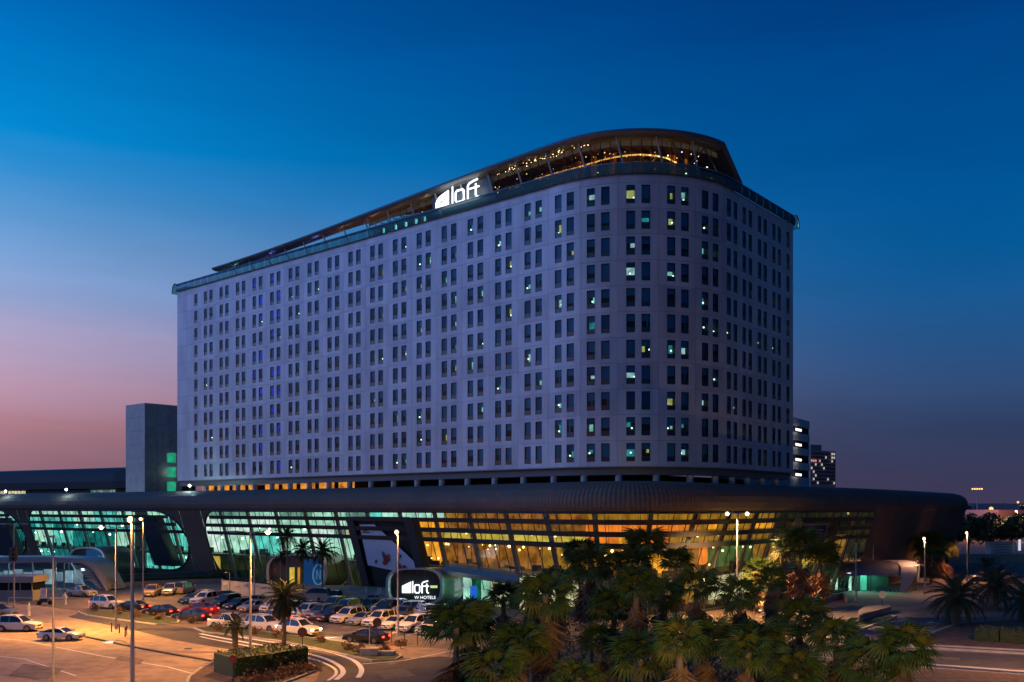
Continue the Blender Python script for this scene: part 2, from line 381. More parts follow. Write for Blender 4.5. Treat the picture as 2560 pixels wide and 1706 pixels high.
def superc(d, rx, ry):   # corner inset at distance d from side
    if d >= rx: return 0
    t = 1-d/rx; return ry*(1-math.sqrt(max(0, 1-t*t)))
def hole(s):
    for i, (a, b2, rl, rr) in enumerate(openings):
        if a < s < b2:
            top = ZT; bot = .35
            if i == 1: bot = 1.4
            if i == 0: bot = 2.0
            da, db = s-a, b2-s
            ry = 5.5
            ins = max(superc(da, rl, ry) if rl else 0, superc(db, rr, ry if rr > 2 else 1.0))
            insb = max(superc(da, rl*1.0, 6.0) if rl else 0, superc(db, rr, 5.5 if rr > 2 else .8))
            return bot+insb, top-ins
    return None
sh = MB()
crest = [(0.0,ZT),(.35,14.0),(.45,14.7),(.3,15.5),(-.2,16.3),(-1.1,16.9),(-2.4,17.25),(-5.0,17.4)]
def shrow(s, rib):
    k = .10*rib
    up = [PE.at(s, z, -.5+o+k, 2.5) for o, z in crest]
    h_ = hole(s)
    if h_ is None:
        zs = [0,3,6,9,ZT]; lo = [PE.at(s, z, prof(z)+k, 2.5) for z in zs]; return lo, None, up
    return [PE.at(s, z, prof(z)+k, 2.5) for z in [0, h_[0]*.25, h_[0]*.5, h_[0]*.75, h_[0]]], [PE.at(s, z, prof(z)+k, 2.5) for z in [h_[1], (h_[1]+ZT)/2, ZT]], up
s = S0-30; prev = None; pk = None; SS = []
marks = sorted([v for o in openings for v in o[:2]])
ss = []
while s < SEND: ss.append(s); s += .3
for mk in marks: ss += [mk-.02, mk+.02]
ss.sort()
i = 0
for s in ss:
    rib = 1 if (int(s/.3) % 2 == 0) else 0
    row = shrow(s, rib)
    if prev is not None:
        sh.grid([prev[2], row[2]], M_shell)
        if (prev[1] is None) == (row[1] is None):
            sh.grid([prev[0], row[0]], M_shell)
            if row[1]: sh.grid([prev[1], row[1]], M_shell)
        else:
            full, op = (prev, row) if prev[1] is None else (row, prev)
    prev = row
sh.obj('roof_shell', hall)
# flat roof deck behind the crest
rf = MB(); inner = [PE.at(s, 17.4, -5.5, 6) for s in range(int(S0)-30, int(SEND), 3)]
rf.face(inner+[Vector((60,300,17.4)),Vector((-150,380,17.4)),Vector((-300,420,17.4))], M_dark); rf.obj('roof_deck', hall)
# far end + back walls close the volume
bw = MB()
E_ = [PE.at(SEND,0,-1), Vector((60,300,0)), Vector((-150,380,0)), Vector((-300,420,0)), PE.at(S0-30,0,-1)]
for p, q in zip(E_[:-1], E_[1:]): bw.face([(p.x,p.y,0),(q.x,q.y,0),(q.x,q.y,17.4),(p.x,p.y,17.4)], M_shell)
bw.obj('rear_wall', hall)
# dark trims round the rounded openings
def trim(a, b2, n=60):
    t = MB(); top = []; bot = []
    for i in range(n+1):
        s = lerp(a+.03, b2-.03, .5-.5*math.cos(math.pi*i/n)); h_ = hole(s); top.append(wallp(s, h_[1], .12)); bot.append(wallp(s, h_[0], .12))
    t.tube(bot[::-1]+top, .16, M_dark, 5)
    return t.obj('opening_trim', hall)
trim(openings[0][0], o1r); trim(o2l, o2r); trim(o3l, o3r, 140)
# glass panes between louvre bands
ROWS = [(12.55,13.4),(11.05,11.9),(9.6,10.4),(.35,8.95)]
BANDS = [(11.9,12.55),(10.4,11.05),(8.95,9.6)]
GAPS = []   # spans where a pier or billboard interrupts the glass
bbL0 = hit(890,1330,60,sN)[0]; bbL1 = hit(1030,1400,60,sN)[0]+1.5
pr0 = hit(1950,1440,sN,SEND)[0]; pr1 = hit(2075,1330,sN,SEND)[0]
npan = 0; stuff = MB(); mull = []
for (a, b2, rl, rr) in [(max(openings[0][0], PE.s_at(-40,0,sN)), o1r, 0, 9), openings[1], openings[2]]:
    n = max(1, round((b2-a)/2.35)); st = (b2-a)/n
    for k in range(n):
        sa, sb = a+k*st, a+(k+1)*st
        ha, hb = hole(sa+.04), hole(sb-.04)
        for ri, (z0, z1) in enumerate(ROWS):
            if bbL0 < (sa+sb)/2 < bbL1 and ri: continue
            la, ua = max(z0, ha[0]), min(z1, ha[1]); lb, ub = max(z0, hb[0]), min(z1, hb[1])
            if ua-la < .05 and ub-lb < .05: continue
            ua = max(ua, la+.01); ub = max(ub, lb+.01); g = .035
            t = MB(); t.face([wallp(sa+g, la), wallp(sb-g, lb), wallp(sb-g, ub), wallp(sa+g, ua)], G_hall)
            if npan < 290: t.obj('pane', hall)
            else: t2 = t; stuff.face(t.v, G_hall)
            npan += 1
        mull.append((sa, hole(sa+.04)))
if stuff.f: stuff.obj('pane', hall, kind='stuff')
for j, (z0, z1) in enumerate(BANDS):
    for (a, b2, rl, rr) in openings:
        t = MB(); rows = []; s = a
        while s <= b2:
            h_ = hole(min(max(s, a+.05), b2-.05))
            if h_[1] > z1 and h_[0] < z0:
                rows.append([wallp(s, z0, .42), wallp(s, z1, .42), wallp(s, z1, -.15), wallp(s, z0, -.15)])
            s += 1.0
        if len(rows) > 1:
            t.grid(rows, M_band, closed=True); t.face(rows[0], M_band); t.face(rows[-1][::-1], M_band); t.obj('louvre_band', hall)
for k, (s, h_) in enumerate(mull):
    if bbL0 < s < bbL1: continue
    t = MB(); t.bar(wallp(s, h_[0]), wallp(s, h_[1]), .045, .12, M_frame); t.obj('mullion', hall)
# slanted structural columns just behind the glass
k = 0; s = S0-10
M_col = mat('column_paint', (.5,.5,.48), .5)
while s < o3r:
    if hole(s):
        t = MB(); t.tube([PE.at(s,.0,prof(0)-1.2,2.5), PE.at(s+.8,ZT,prof(ZT)-1.0,2.5)], .34, M_col, 8); t.obj('column', hall)
    s += 8.2
# floors, ceiling and lit rooms behind the glass
def ring(z, d0, d1, th, name, m):
    t = MB(); rows = []; s = S0-20
    while s < SEND-6:
        rows.append([PE.at(s, z, -d0, 8), PE.at(s, z, -d1, 8), PE.at(s, z-th, -d1, 8), PE.at(s, z-th, -d0, 8)]); s += 2
    t.grid(rows, m, closed=True); t.obj(name, hall)
M_floor = mat('hall_floor', (.4,.38,.34), .35)
ring(.12, 4.7, 12, .1, 'floor_slab', M_floor); ring(4.9, 7.2, 12, .5, 'mezzanine_slab', mat('mezzanine_fascia', (.35,.36,.34), .6)); ring(14.2, 1.2, 12, .4, 'ceiling', mat('hall_ceiling', (.5,.5,.48), .8))
EM = {  # room lamplight is put into the wall colours as emission
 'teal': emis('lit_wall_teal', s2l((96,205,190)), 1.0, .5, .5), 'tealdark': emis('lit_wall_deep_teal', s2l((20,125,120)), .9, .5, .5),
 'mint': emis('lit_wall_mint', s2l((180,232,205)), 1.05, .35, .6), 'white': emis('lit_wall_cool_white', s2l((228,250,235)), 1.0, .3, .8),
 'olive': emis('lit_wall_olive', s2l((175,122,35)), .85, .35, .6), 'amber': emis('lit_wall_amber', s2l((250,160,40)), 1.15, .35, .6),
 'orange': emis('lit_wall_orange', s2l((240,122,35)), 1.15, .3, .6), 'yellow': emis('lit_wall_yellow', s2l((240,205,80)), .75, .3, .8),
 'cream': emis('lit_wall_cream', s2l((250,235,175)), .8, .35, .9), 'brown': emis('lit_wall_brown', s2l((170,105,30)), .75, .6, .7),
 'green': emis('lit_wall_green', s2l((120,160,80)), .35, .6, .6), 'dimmint': emis('lit_wall_dim_mint', s2l((120,165,145)), .8, .35, .6), 'dark': emis('lit_wall_faint', s2l((30,30,20)), .4, .6, .5),
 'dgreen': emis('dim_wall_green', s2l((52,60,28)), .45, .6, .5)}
rng = random.Random(5)
s = S0-10; step = 3.1
def pxof(s): q = PE.at(s, 8, -9, 4); return CX+q.x/q.y*F
while s < SEND-12:
    x = pxof(s+step/2)
    C_ = rng.choice
    gi = int((s-S0+10)/step)//3; rs_ = rng.getstate(); rng.seed(gi*31+5)
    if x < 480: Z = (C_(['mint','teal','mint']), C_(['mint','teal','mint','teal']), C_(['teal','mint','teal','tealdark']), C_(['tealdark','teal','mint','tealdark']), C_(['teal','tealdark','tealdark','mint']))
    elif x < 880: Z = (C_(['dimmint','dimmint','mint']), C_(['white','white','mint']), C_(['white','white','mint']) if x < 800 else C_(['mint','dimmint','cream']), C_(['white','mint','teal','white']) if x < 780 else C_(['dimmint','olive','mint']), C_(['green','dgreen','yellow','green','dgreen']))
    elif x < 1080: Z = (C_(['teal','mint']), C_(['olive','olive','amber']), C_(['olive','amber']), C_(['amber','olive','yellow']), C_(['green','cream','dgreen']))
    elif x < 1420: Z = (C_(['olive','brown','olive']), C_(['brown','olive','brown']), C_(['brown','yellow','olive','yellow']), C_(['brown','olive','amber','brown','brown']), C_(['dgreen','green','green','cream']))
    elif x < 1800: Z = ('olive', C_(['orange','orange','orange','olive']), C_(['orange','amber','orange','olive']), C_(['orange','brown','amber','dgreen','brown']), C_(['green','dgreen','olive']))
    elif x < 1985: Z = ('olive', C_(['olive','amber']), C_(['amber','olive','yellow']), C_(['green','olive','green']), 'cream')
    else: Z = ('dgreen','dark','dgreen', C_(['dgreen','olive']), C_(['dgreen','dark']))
    rng.setstate(rs_)
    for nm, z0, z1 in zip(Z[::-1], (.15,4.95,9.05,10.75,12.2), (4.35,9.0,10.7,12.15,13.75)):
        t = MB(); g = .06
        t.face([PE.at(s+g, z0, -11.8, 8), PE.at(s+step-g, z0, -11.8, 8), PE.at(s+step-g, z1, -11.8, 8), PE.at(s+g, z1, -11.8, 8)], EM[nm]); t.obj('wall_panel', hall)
    # furniture, screens, lamps, people-high clutter as solid pieces
    for _ in range(2 if x > 900 and x < 1985 else 0):
        t = MB(); t.ball(PE.at(s+rng.uniform(0,step), rng.choice([7.6,7.9,8.3,10.2,5.9]), -rng.uniform(7.6,11), 8), rng.uniform(.07,.2), emis('lamp_gold', (1,.66,.2), 5), 6, 4); t.obj('table_lamp', hall)
    for _ in range(2):
        d = rng.uniform(6.0, 11); q = rng.uniform(0, step); lv = rng.choice([.12, 4.9, 4.9]); hh = rng.uniform(.5, 1.3)
        t = MB(); c = PE.at(s+q, lv+hh/2, -max(d, 7.6 if lv > 1 else 6), 8); tg = PE.tan(s+q, 8)
        t.box(c, (rng.uniform(.4,1.8), .4, hh), rng.choice([M_dark, M_grey_wall, M_band]), math.atan2(tg.y, tg.x)); t.obj('display_unit', hall)
    if rng.random() < .75 and x < 1990:
        t = MB(); zc = rng.choice([8.0, 8.4, 10.1, 12.1, 3.6]); t.ball(PE.at(s+rng.uniform(0,step), zc, -rng.uniform(7.4,10.5), 8), rng.uniform(.12,.28), emis('lamp_cool', (.85,1,.9), 6) if x < 900 else emis('lamp_warm', (1,.72,.25), 7), 8, 5); t.obj('pendant_lamp', hall)
    s += step
t = MB()
for (px_, z0, z1) in ((1340,7.0,8.7),(1600,6.2,8.6),(1480,6.6,8.8),(1240,6.8,8.6),(1130,7.2,8.7)): pass
# dark structural piers and the two framed billboards
def leanbox(sa, sb, z0, z1, off0, off1, m, ta=0, tb=0, name='pier', parent=hall):
    t = MB()
    P = [wallp(sa, z0, off0), wallp(sb, z0, off0), wallp(sb, z0, off1), wallp(sa, z0, off1), wallp(sa+ta, z1, off0), wallp(sb+tb, z1, off0), wallp(sb+tb, z1, off1), wallp(sa+ta, z1, off1)]
    t.hexa(P, m); return t.obj(name, parent)
M_pier = mat('dark_pier', (.045,.045,.05), .5, .3)
leanbox(bbL0-1.2, bbL0+.6, .1, 12.5, -.8, .5, M_pier); leanbox(bbL1-.6, bbL1+1.5, .1, 12.5, -.8, .5, M_pier)
leanbox(bbL0+.6, bbL1-.6, 12.0, 12.6, -.8, .5, M_pier)
leanbox(bbL0+.6, bbL1-.6, .1, 12.0, -.9, -.2, mat('billboard_dark_glass', (.03,.033,.03), .15))
leanbox(pr0-1.2, pr0+.9, .1, 12.5, -.8, .5, mat('amber_pier', (.25,.2,.14), .6)); leanbox(pr1, pr1+1.0, 6.0, 12.5, -.8, .5, M_pier)
leanbox(pr0+.9, pr0+3.6, 1.2, 7.4, -.6, -.1, mat('slatted_panel', (.09,.085,.11), .5))
for k in range(12): leanbox(pr0+1.1, pr0+3.5, 1.5+k*.48, 1.75+k*.48, -.05, .14, M_steel, name='slat')
leanbox(o2r-13.2, o2r-6.5, 2.2, 12.2, -1.6, .35, mat('blue_black_panel', (.02,.024,.036), .3), -1.0, -2.0, name='dark_pylon')
leanbox(S0+0, o1r-5.5, 2.2, 11.6, -1.6, .3, mat('blue_black_panel'), 0, -1.4, name='dark_pylon')

# billboard poster : flat sheet hung in the dark frame
def wpt(x, y, off, a, b2):
    s, z = hit(x, y, a, b2); return wallp(s, z, off)
bill = thing('billboard', 'slanted white poster with red flower shapes hanging in a dark frame on the hall front', 'billboard')
t = MB(); pts = [(902,1312),(938,1311),(990,1358),(1040,1405),(1042,1431),(1000,1430),(922,1413),(908,1350)]
W_ = [wpt(x, y, .25, 60, sN) for x, y in pts]; cc = sum(W_, Vector())/len(W_)
mp_ = mat('poster_sheet', (.62,.62,.68), .6)
for i in range(len(W_)): t.face([cc, W_[i-1], W_[i]], mp_)
t.obj('poster_sheet', bill)
for (cx_, cy_, r_, c_) in ((968,1400,11,(.3,.03,.03)),(975,1392,6,(.45,.1,.06)),(1000,1418,9,(.28,.03,.04)),(1015,1422,8,(.25,.04,.05)),(1004,1391,5,(.04,.07,.03)),(944,1404,4,(.1,.06,.07)),(962,1385,5,(.3,.1,.1))):
    t = MB(); P = [wpt(cx_+r_*math.cos(a)*(.7+.3*math.cos(3*a)), cy_+r_*1.25*math.sin(a), .33, 60, sN) for a in [k*math.pi/5 for k in range(10)]]
    c0 = sum(P, Vector())/len(P)
    for i in range(10): t.face([c0, P[i-1], P[i]], mat('flower_%d' % int(c_[0]*100+c_[1]*1000), c_, .6))
    t.obj('printed_flower', bill)
t = MB(); t.face([wpt(911,1328,.33,60,sN), wpt(916,1319,.33,60,sN), wpt(922,1328,.33,60,sN)], M_dark); t.face([wpt(x,y,.33,60,sN) for x, y in ((909,1330),(929,1330),(929,1332.5),(909,1332.5))], M_dark); t.obj('printed_emblem', bill)
b2_ = thing('billboard', 'small dark blue framed board with pale text lines high on the right hall front', 'billboard')
t = MB(); P = [wpt(x, y, .35, sN, SEND) for x, y in ((2003,1357),(2050,1357),(2064,1312),(2004,1313))]; t.face(P, mat('navy_board', (.02,.022,.05), .4)); t.obj('board', b2_)
for k in range(4):
    t = MB(); yy = 1324+k*8; t.face([wpt(x, y, .42, sN, SEND) for x, y in ((2022,yy+3),(2052-k*2,yy+3),(2053-k*2,yy),(2022,yy))], mat('pale_text', (.35,.35,.5), .5)); t.obj('text_line', b2_)
t = MB(); t.bar(wpt(2003,1312,.4,sN,SEND), wpt(2065,1311,.4,sN,SEND), .2, .2, M_grey_wall); t.bar(wpt(2065,1311,.4,sN,SEND), wpt(2051,1358,.4,sN,SEND), .2, .2, M_grey_wall); t.obj('frame', b2_)
# ---------------------------------------------------------------- hotel
A=Vector((-70.2,201.3)); Cc=Vector((20.05,122.6)); Bb=Vector((45.1,154.0)); rr_=17.0
u1=(Cc-A).normalized(); u2=(Bb-Cc).normalized(); ang=math.acos(u1.dot(u2)); tt=rr_*math.tan(ang/2)
P0=Cc-u1*tt; nn=Vector((-u1.y,u1.x)); cen=P0+nn*rr_
HP=[A]+[A+u1*((P0-A).length*k/40) for k in range(1,40)]
for k in range(41):
    a=ang*k/40; v=-nn*rr_; HP.append(cen+Vector((v.x*math.cos(a)-v.y*math.sin(a), v.x*math.sin(a)+v.y*math.cos(a))))
HP += [Cc+u2*tt+u2*((Bb-Cc-u2*tt).length*k/10) for k in range(1,11)]
HT = Path(HP)
def hp(s, z, o=0): return HT.at(s, z, o, .25)
hotel = thing('hotel_tower', 'eleven storey pale panelled hotel slab with a rounded corner and paired tall windows', 'building')
CEN = [11.95,17.65,23.4,29.05,34.75,40.5,46.15,51.85,57.55,63.25,68.9,74.55,80.2,85.8,91.45,97.15,102.75,107.95,113.45,119.05,124.5,129.85,134.8,140.1,145.35]
bays = []
edges = [3.6, 9.1]+[(CEN[i]+CEN[i+1])/2 for i in range(len(CEN)-1)]+[148.0, HT.L-.02]
bays.append((0.02, 3.6, [])); bays.append((3.6, 9.1, [7.3]))
for i, c in enumerate(CEN): bays.append((edges[i+1], edges[i+2], [c-1.03, c+1.03]))
bays.append((148.0, HT.L-.02, [149.75]))
Z0 = 19.65; FH = 3.5; WW = .60; jt = .016
prng = random.Random(3)
def panel(sa, sb, z0, z1, wins, wz0, wz1, name='cladding_panel'):
    t = MB(); m = prng.choice([M_panel,M_panel,M_panel2,M_panel3])
    bs = [sa+jt]
    for c in wins: bs += [c-WW, c+WW]
    bs.append(sb-jt)
    if len(wins) == 0 and sb-sa > 3: bs = [lerp(sa+jt, sb-jt, k/4) for k in range(5)]
    z0 += jt; z1 -= jt; d = .12; off = prng.uniform(-.004,.004)
    zz = [z0, wz0, wz1, z1] if wins else [z0, z1]
    for i in range(len(bs)-1):
        iswin = wins and i % 2 == 1
        for j in range(len(zz)-1):
            if iswin and j == 1:
                a, c = bs[i], bs[i+1]
                q = [hp(a,zz[1],off),hp(c,zz[1],off),hp(c,zz[2],off),hp(a,zz[2],off)]; r_ = [hp(a,zz[1],-d),hp(c,zz[1],-d),hp(c,zz[2],-d),hp(a,zz[2],-d)]
                for k in range(4): t.face([q[k], q[(k+1)%4], r_[(k+1)%4], r_[k]], m)
                continue
            t.face([hp(bs[i],zz[j],off),hp(bs[i+1],zz[j],off),hp(bs[i+1],zz[j+1],off),hp(bs[i],zz[j+1],off)], m)
    for i in range(len(bs)-1):   # top and bottom returns into the joint
        t.face([hp(bs[i],z1,off),hp(bs[i+1],z1,off),hp(bs[i+1],z1,-.05),hp(bs[i],z1,-.05)], m)
        t.face([hp(bs[i],z0,-.05),hp(bs[i+1],z0,-.05),hp(bs[i+1],z0,off),hp(bs[i],z0,off)], m)
    for e in (bs[0], bs[-1]): t.face([hp(e,z0,off),hp(e,z1,off),hp(e,z1,-.05),hp(e,z0,-.05)], m)
    t.obj(name, hotel)
# window kinds
M_blind = mat('roller_blind', (.13,.34,.46), .8); M_blindd = mat('drawn_curtain_dark', (.05,.17,.27), .8); M_blindl = mat('sheer_curtain', (.2,.4,.45), .8)
M_room = mat('room_wall_dark', (.05,.045,.04), .8)
LIT = [emis('room_light_cool', s2l((190,225,190)), .7, .4, 1.2), emis('room_light_warm', s2l((250,200,105)), .75, .4, 1.2), emis('room_light_teal', s2l((80,190,180)), .45, .4, 1.2), emis('room_light_pale', s2l((235,235,215)), .7, .4, 1.2)]
M_span = mat('spandrel_glass', (.012,.018,.03), .15)
WINS = []
def window(c, z0, z1, seed):
    rg = random.Random(seed); t = MB(); a, b2 = c-WW+.012, c+WW-.012; z0 += .012; z1 -= .012
    f = .04; o = -.055
    def fr(x0, x1, y0, y1): # frame member
        t.hexa([hp(x0,y0,o-.06),hp(x1,y0,o-.06),hp(x1,y0,o+.04),hp(x0,y0,o+.04),hp(x0,y1,o-.06),hp(x1,y1,o-.06),hp(x1,y1,o+.04),hp(x0,y1,o+.04)], M_frame)
    fr(a,a+f,z0,z1); fr(b2-f,b2,z0,z1); fr(a+f,b2-f,z0,z0+f); fr(a+f,b2-f,z1-f,z1); zm = z0+.62; fr(a+f,b2-f,zm,zm+f)
    t.face([hp(a+f,z0+f,o),hp(b2-f,z0+f,o),hp(b2-f,zm,o),hp(a+f,zm,o)], M_span)
    t.face([hp(a+f,zm+f,o),hp(b2-f,zm+f,o),hp(b2-f,z1-f,o),hp(a+f,z1-f,o)], G_win)
    # blind / curtains behind the glass
    k = rg.random(); x = CX+hp(c,0).x/hp(c,0).y*F
    lit = None
    pl = .38 if x > 1500 and x < 1800 else (.36 if x > 900 else .18)
    if k < pl: lit = rg.choices(LIT, [4,3.5 if x > 1350 else 1.0,2.2,3.0])[0]
    bm = rg.choice([M_blind, M_blind, M_blindd, M_blindl])
    zb = z1-f; drop = rg.choice([1.0,1.0,1.0,.6,.5,.75]) if not lit else rg.choice([.35,.5,.62,.45])
    zb0 = lerp(zb, zm+f, drop)
    t.face([hp(a,zb0,o-.25),hp(b2,zb0,o-.25),hp(b2,zb,o-.25),hp(a,zb,o-.25)], bm)
    if lit:
        rw = rg.choice([.3,.5,.8,1.0,1.0]); xo = rg.choice([0, (1-rw)]); x0 = lerp(a, b2, xo); x1 = lerp(a, b2, xo+rw)
        zt_ = zb0+.05; zl = zm+rg.choice([.05,.1,.35,.6])
        if zt_-zl < .25: zl = zt_-.4
        t.face([hp(x0,zl,o-.9),hp(x1,zl,o-.9),hp(x1,zt_+.3,o-.9),hp(x0,zt_+.3,o-.9)], lit)
        if rg.random() < .5:
            xc = lerp(a, b2, rg.random()); t.ball(hp(xc, zm+rg.uniform(.2,.6), o-.5), .13, emis('bedside_lamp', (1,.85,.6), 3.0), 6, 4)
    elif rg.random() < .35:
        xx = rg.uniform(a+.1, b2-.3); t.face([hp(xx,zm,o-.22),hp(xx+.2,zm,o-.22),hp(xx+.2,z1,o-.22),hp(xx,z1,o-.22)], M_blindl)
    if 27 < c < 37 and rg.random() < .4: # blue lit rooms
        za = lerp(zm, z1, rg.uniform(.0,.4)); zb2 = lerp(za, z1, rg.uniform(.4,1)); t.face([hp(a,za,o-.2),hp(b2,za,o-.2),hp(b2,zb2,o-.2),hp(a,zb2,o-.2)], emis('room_light_blue', (.03,.04,.75), .45, .6, 1.5))
    # room recess
    B = -1.3
    t.face([hp(a,z0,B),hp(b2,z0,B),hp(b2,z1,B),hp(a,z1,B)], M_room)
    for p, q in (((a,z0),(b2,z0)),((b2,z0),(b2,z1)),((b2,z1),(a,z1)),((a,z1),(a,z0))):
        t.face([hp(p[0],p[1],o),hp(q[0],q[1],o),hp(q[0],q[1],B),hp(p[0],p[1],B)], M_room)
    return t
allw = []
for (sa, sb, wins) in bays:
    for k in range(11):
        z0 = Z0+k*FH; wz0 = z0+.65; wz1 = wz0+2.5
        panel(sa, sb, z0, z0+FH, wins, wz0, wz1)
        for c in wins: allw.append((hp(c,wz0).y, c, wz0, wz1, int(c*100)*13+k*7))
    panel(sa, sb, Z0+11*FH, 59.3, [], 0, 0, 'parapet_panel')
allw.sort(); rest = MB()
for i, (d, c, z0, z1, sd) in enumerate(allw):
    t = window(c, z0, z1, sd)
    if i < 298: t.obj('window', hotel)
    else:
        off = len(rest.v); rest.v += t.v
        idx = [rest.mi(m) for m in t.mats]
        rest.f += [tuple(q+off for q in f) for f in t.f]; rest.m += [idx[q] for q in t.m]
rest.obj('window', hotel, kind='stuff')
# backing, end walls, roof slab, soffit
core = MB()
ins = [hp(s, 0, -1.6) for s in [k*2 for k in range(1, int(HT.L/2))]]
bk = [Vector((45.1-.77*24,154+.62*24)), Vector((-70.2+.65*30,201.3+.76*30))]
fr0, fr1 = hp(0.05,0,-.05), hp(HT.L-.05,0,-.05)
for zz, mm in ((19.62, M_dark), (59.0, M_grey_wall)):
    core.face([(p.x,p.y,zz) for p in [fr0]+[hp(s,0,-.15) for s in range(1,int(HT.L),2)]+[fr1]+[Vector((bk[0].x,bk[0].y,0)),Vector((bk[1].x,bk[1].y,0))]], mm)
def wallq(b_, p, q, z0, z1, m): b_.face([(p.x,p.y,z0),(q.x,q.y,z0),(q.x,q.y,z1),(p.x,p.y,z1)], m)
wallq(core, fr1, bk[0], 19.6, 59.3, M_panel); wallq(core, bk[0], bk[1], 19.6, 59.3, M_panel); wallq(core, bk[1], fr0, 19.6, 59.3, M_panel)
core.obj('wall', hotel)
bkw = MB(); rows = [[hp(s,19.7,-.45),hp(s,58.9,-.45)] for s in [1+k*2 for k in range(int(HT.L/2))]]
# transfer beam band and columns on the hall roof
t = MB(); rows = []
for k in range(0, 153): 
    s = min(k, HT.L-.1); rows.append([hp(s,18.5,-.7), hp(s,19.6,-.7), hp(s,19.6,-2.0), hp(s,18.5,-2.0)])
t.grid(rows, mat('transfer_beam', (.12,.12,.13), .5), closed=True); t.obj('transfer_beam', hotel)
t = MB(); t.grid([[hp(s,19.52,.12), hp(s,19.64,.12), hp(s,19.64,-.3), hp(s,19.52,-.3)] for s in [min(k*1.5, HT.L-.1) for k in range(103)]], M_grey_wall, closed=True); t.obj('drip_edge', hotel)
for e in edges[1:-1]:
    t = MB(); t.tube([hp(e,17.3,-1.3), hp(e,18.6,-1.3)], .5, M_col, 12); t.obj('column', hotel)
t = MB(); t.grid([[hp(s,17.3,-7), hp(s,18.6,-7)] for s in range(0,152,2)], M_black); t.obj('recess_wall', hotel)
e_rec = emis('lit_recess_amber', s2l((225,140,50)), .8, .6, .6)
for k in range(9):
    s0_ = 4.5+k*5.6
    if k in (3,): w2 = 2.0
    else: w2 = 4.4
    t = MB(); t.face([hp(s0_,17.3,-3.2), hp(s0_+w2,17.3,-3.2), hp(s0_+w2,18.6,-3.2), hp(s0_,18.6,-3.2)], e_rec); t.obj('lit_panel', hotel)
# glass balustrade with curled ends on the terrace edge
nb = 62; st = HT.L/nb
for k in range(nb):
    a, b2 = k*st, (k+1)*st
    t = MB(); rows = []
    for s in (a+.03, b2-.03):
        rows.append([hp(s,59.2,.30), hp(s,59.7,.42), hp(s,60.3,.38), hp(s,60.75,.15)])
    t.grid(rows, G_rail); t.obj('balustrade_pane', hotel)
t = MB(); t.tube([hp(s,60.8,.12) for s in [min(k*1.2, HT.L) for k in range(128)]], .09, M_steel, 6)
t.tube([hp(s,59.22,.28) for s in [min(k*1.2, HT.L) for k in range(128)]], .07, M_dark, 6); t.obj('handrail', hotel)
for s in (0.0, HT.L):
    sg = -1 if s == 0 else 1; tg = HT.tan(s,.3)*sg
    base = hp(s,0,0); P = []
    for dx_, z in ((0,60.9),(.5,60.7),(.95,60.2),(1.1,59.5),(1.15,58.9)): P.append(Vector((base.x+tg.x*dx_, base.y+tg.y*dx_, z)))
    t = MB(); n_ = HT.nor(s,.3); t.grid([[p+Vector((n_.x,n_.y,0))*.5 for p in P],[p-Vector((n_.x,n_.y,0))*9 for p in P]], G_rail); t.tube([p+Vector((n_.x,n_.y,0))*.5 for p in P], .14, M_steel, 6); t.obj('curled_end', hotel)
# post row + small glowing lights behind the balustrade
for k in range(0, 62, 2):
    t = MB(); s = (k+.5)*st; t.bar(hp(s,59.2,.1), hp(s,60.75,.1), .06, .06, M_steel); t.obj('rail_post', hotel)

# rooftop canopy
SL, SR, SR2 = HT.s_at(531,0,60), HT.s_at(1812,110,HT.L), HT.s_at(1860,110,HT.L)
def ctop(s):
    t_ = (s-SL)/(SR-SL); return 62.3+3.3*smooth(t_*1.15)
def cwid(s):
    t_ = (s-SL)/(SR-SL); return 3.2+11.5*smooth((t_-.33)*2.6)
M_can = mat('canopy_metal', (.16,.155,.16), .4, .4); M_soff = mat('canopy_soffit', (.16,.11,.085), .5)
canopy = thing('roof_canopy', 'long leaf-shaped rooftop canopy sweeping round the rounded corner above the sky bar', 'canopy')
t = MB(); t2 = MB(); rows = []; rows2 = []
def inw(s, d):
    n0 = (nn if s < 100 else None)
    q = hp(s,0,-.2)
    if s < 100: v = nn
    else:
        a_ = min(1, (s-100)/28.0)*ang; v = Vector((nn.x*math.cos(a_)-nn.y*math.sin(a_), nn.x*math.sin(a_)+nn.y*math.cos(a_)))
    return Vector((q.x+v.x*d, q.y+v.y*d, 0))
ks = [SL+(SR-SL)*k/110 for k in range(111)]
for i, s in enumerate(ks):
    zt = ctop(s); th = lerp(.75,1.05,smooth((s-SL)/60)); wd = cwid(s); 
    oo = [(-.3,zt-.9*th*.4),( -.55,zt-.45*th),(-.35,zt-.12),(.3,zt)]
    if s > 100: wd = min(wd, 13)
    P = [inw(s, a_)+Vector((0,0,z)) for a_, z in ((.5,zt-th),(-.1,zt-th*.85),(-.38,zt-th*.5),(-.25,zt-.15),(.4,zt),(wd,zt+.1))]
    rows.append(P); Q = [inw(s, .5)+Vector((0,0,zt-th)), inw(s, min(2.2,wd*.4))+Vector((0,0,zt-th+.04)), inw(s, wd*.6)+Vector((0,0,zt-th+.2)), inw(s, wd)+Vector((0,0,zt-.1))]
    rows2.append(Q)
t.grid(rows, M_can); t2.grid(rows2, M_soff)
t.face([rows[0][k] for k in range(6)]+[rows2[0][3]], M_can)
t.obj('roof_skin', canopy, smooth=False); t2.obj('soffit', canopy)
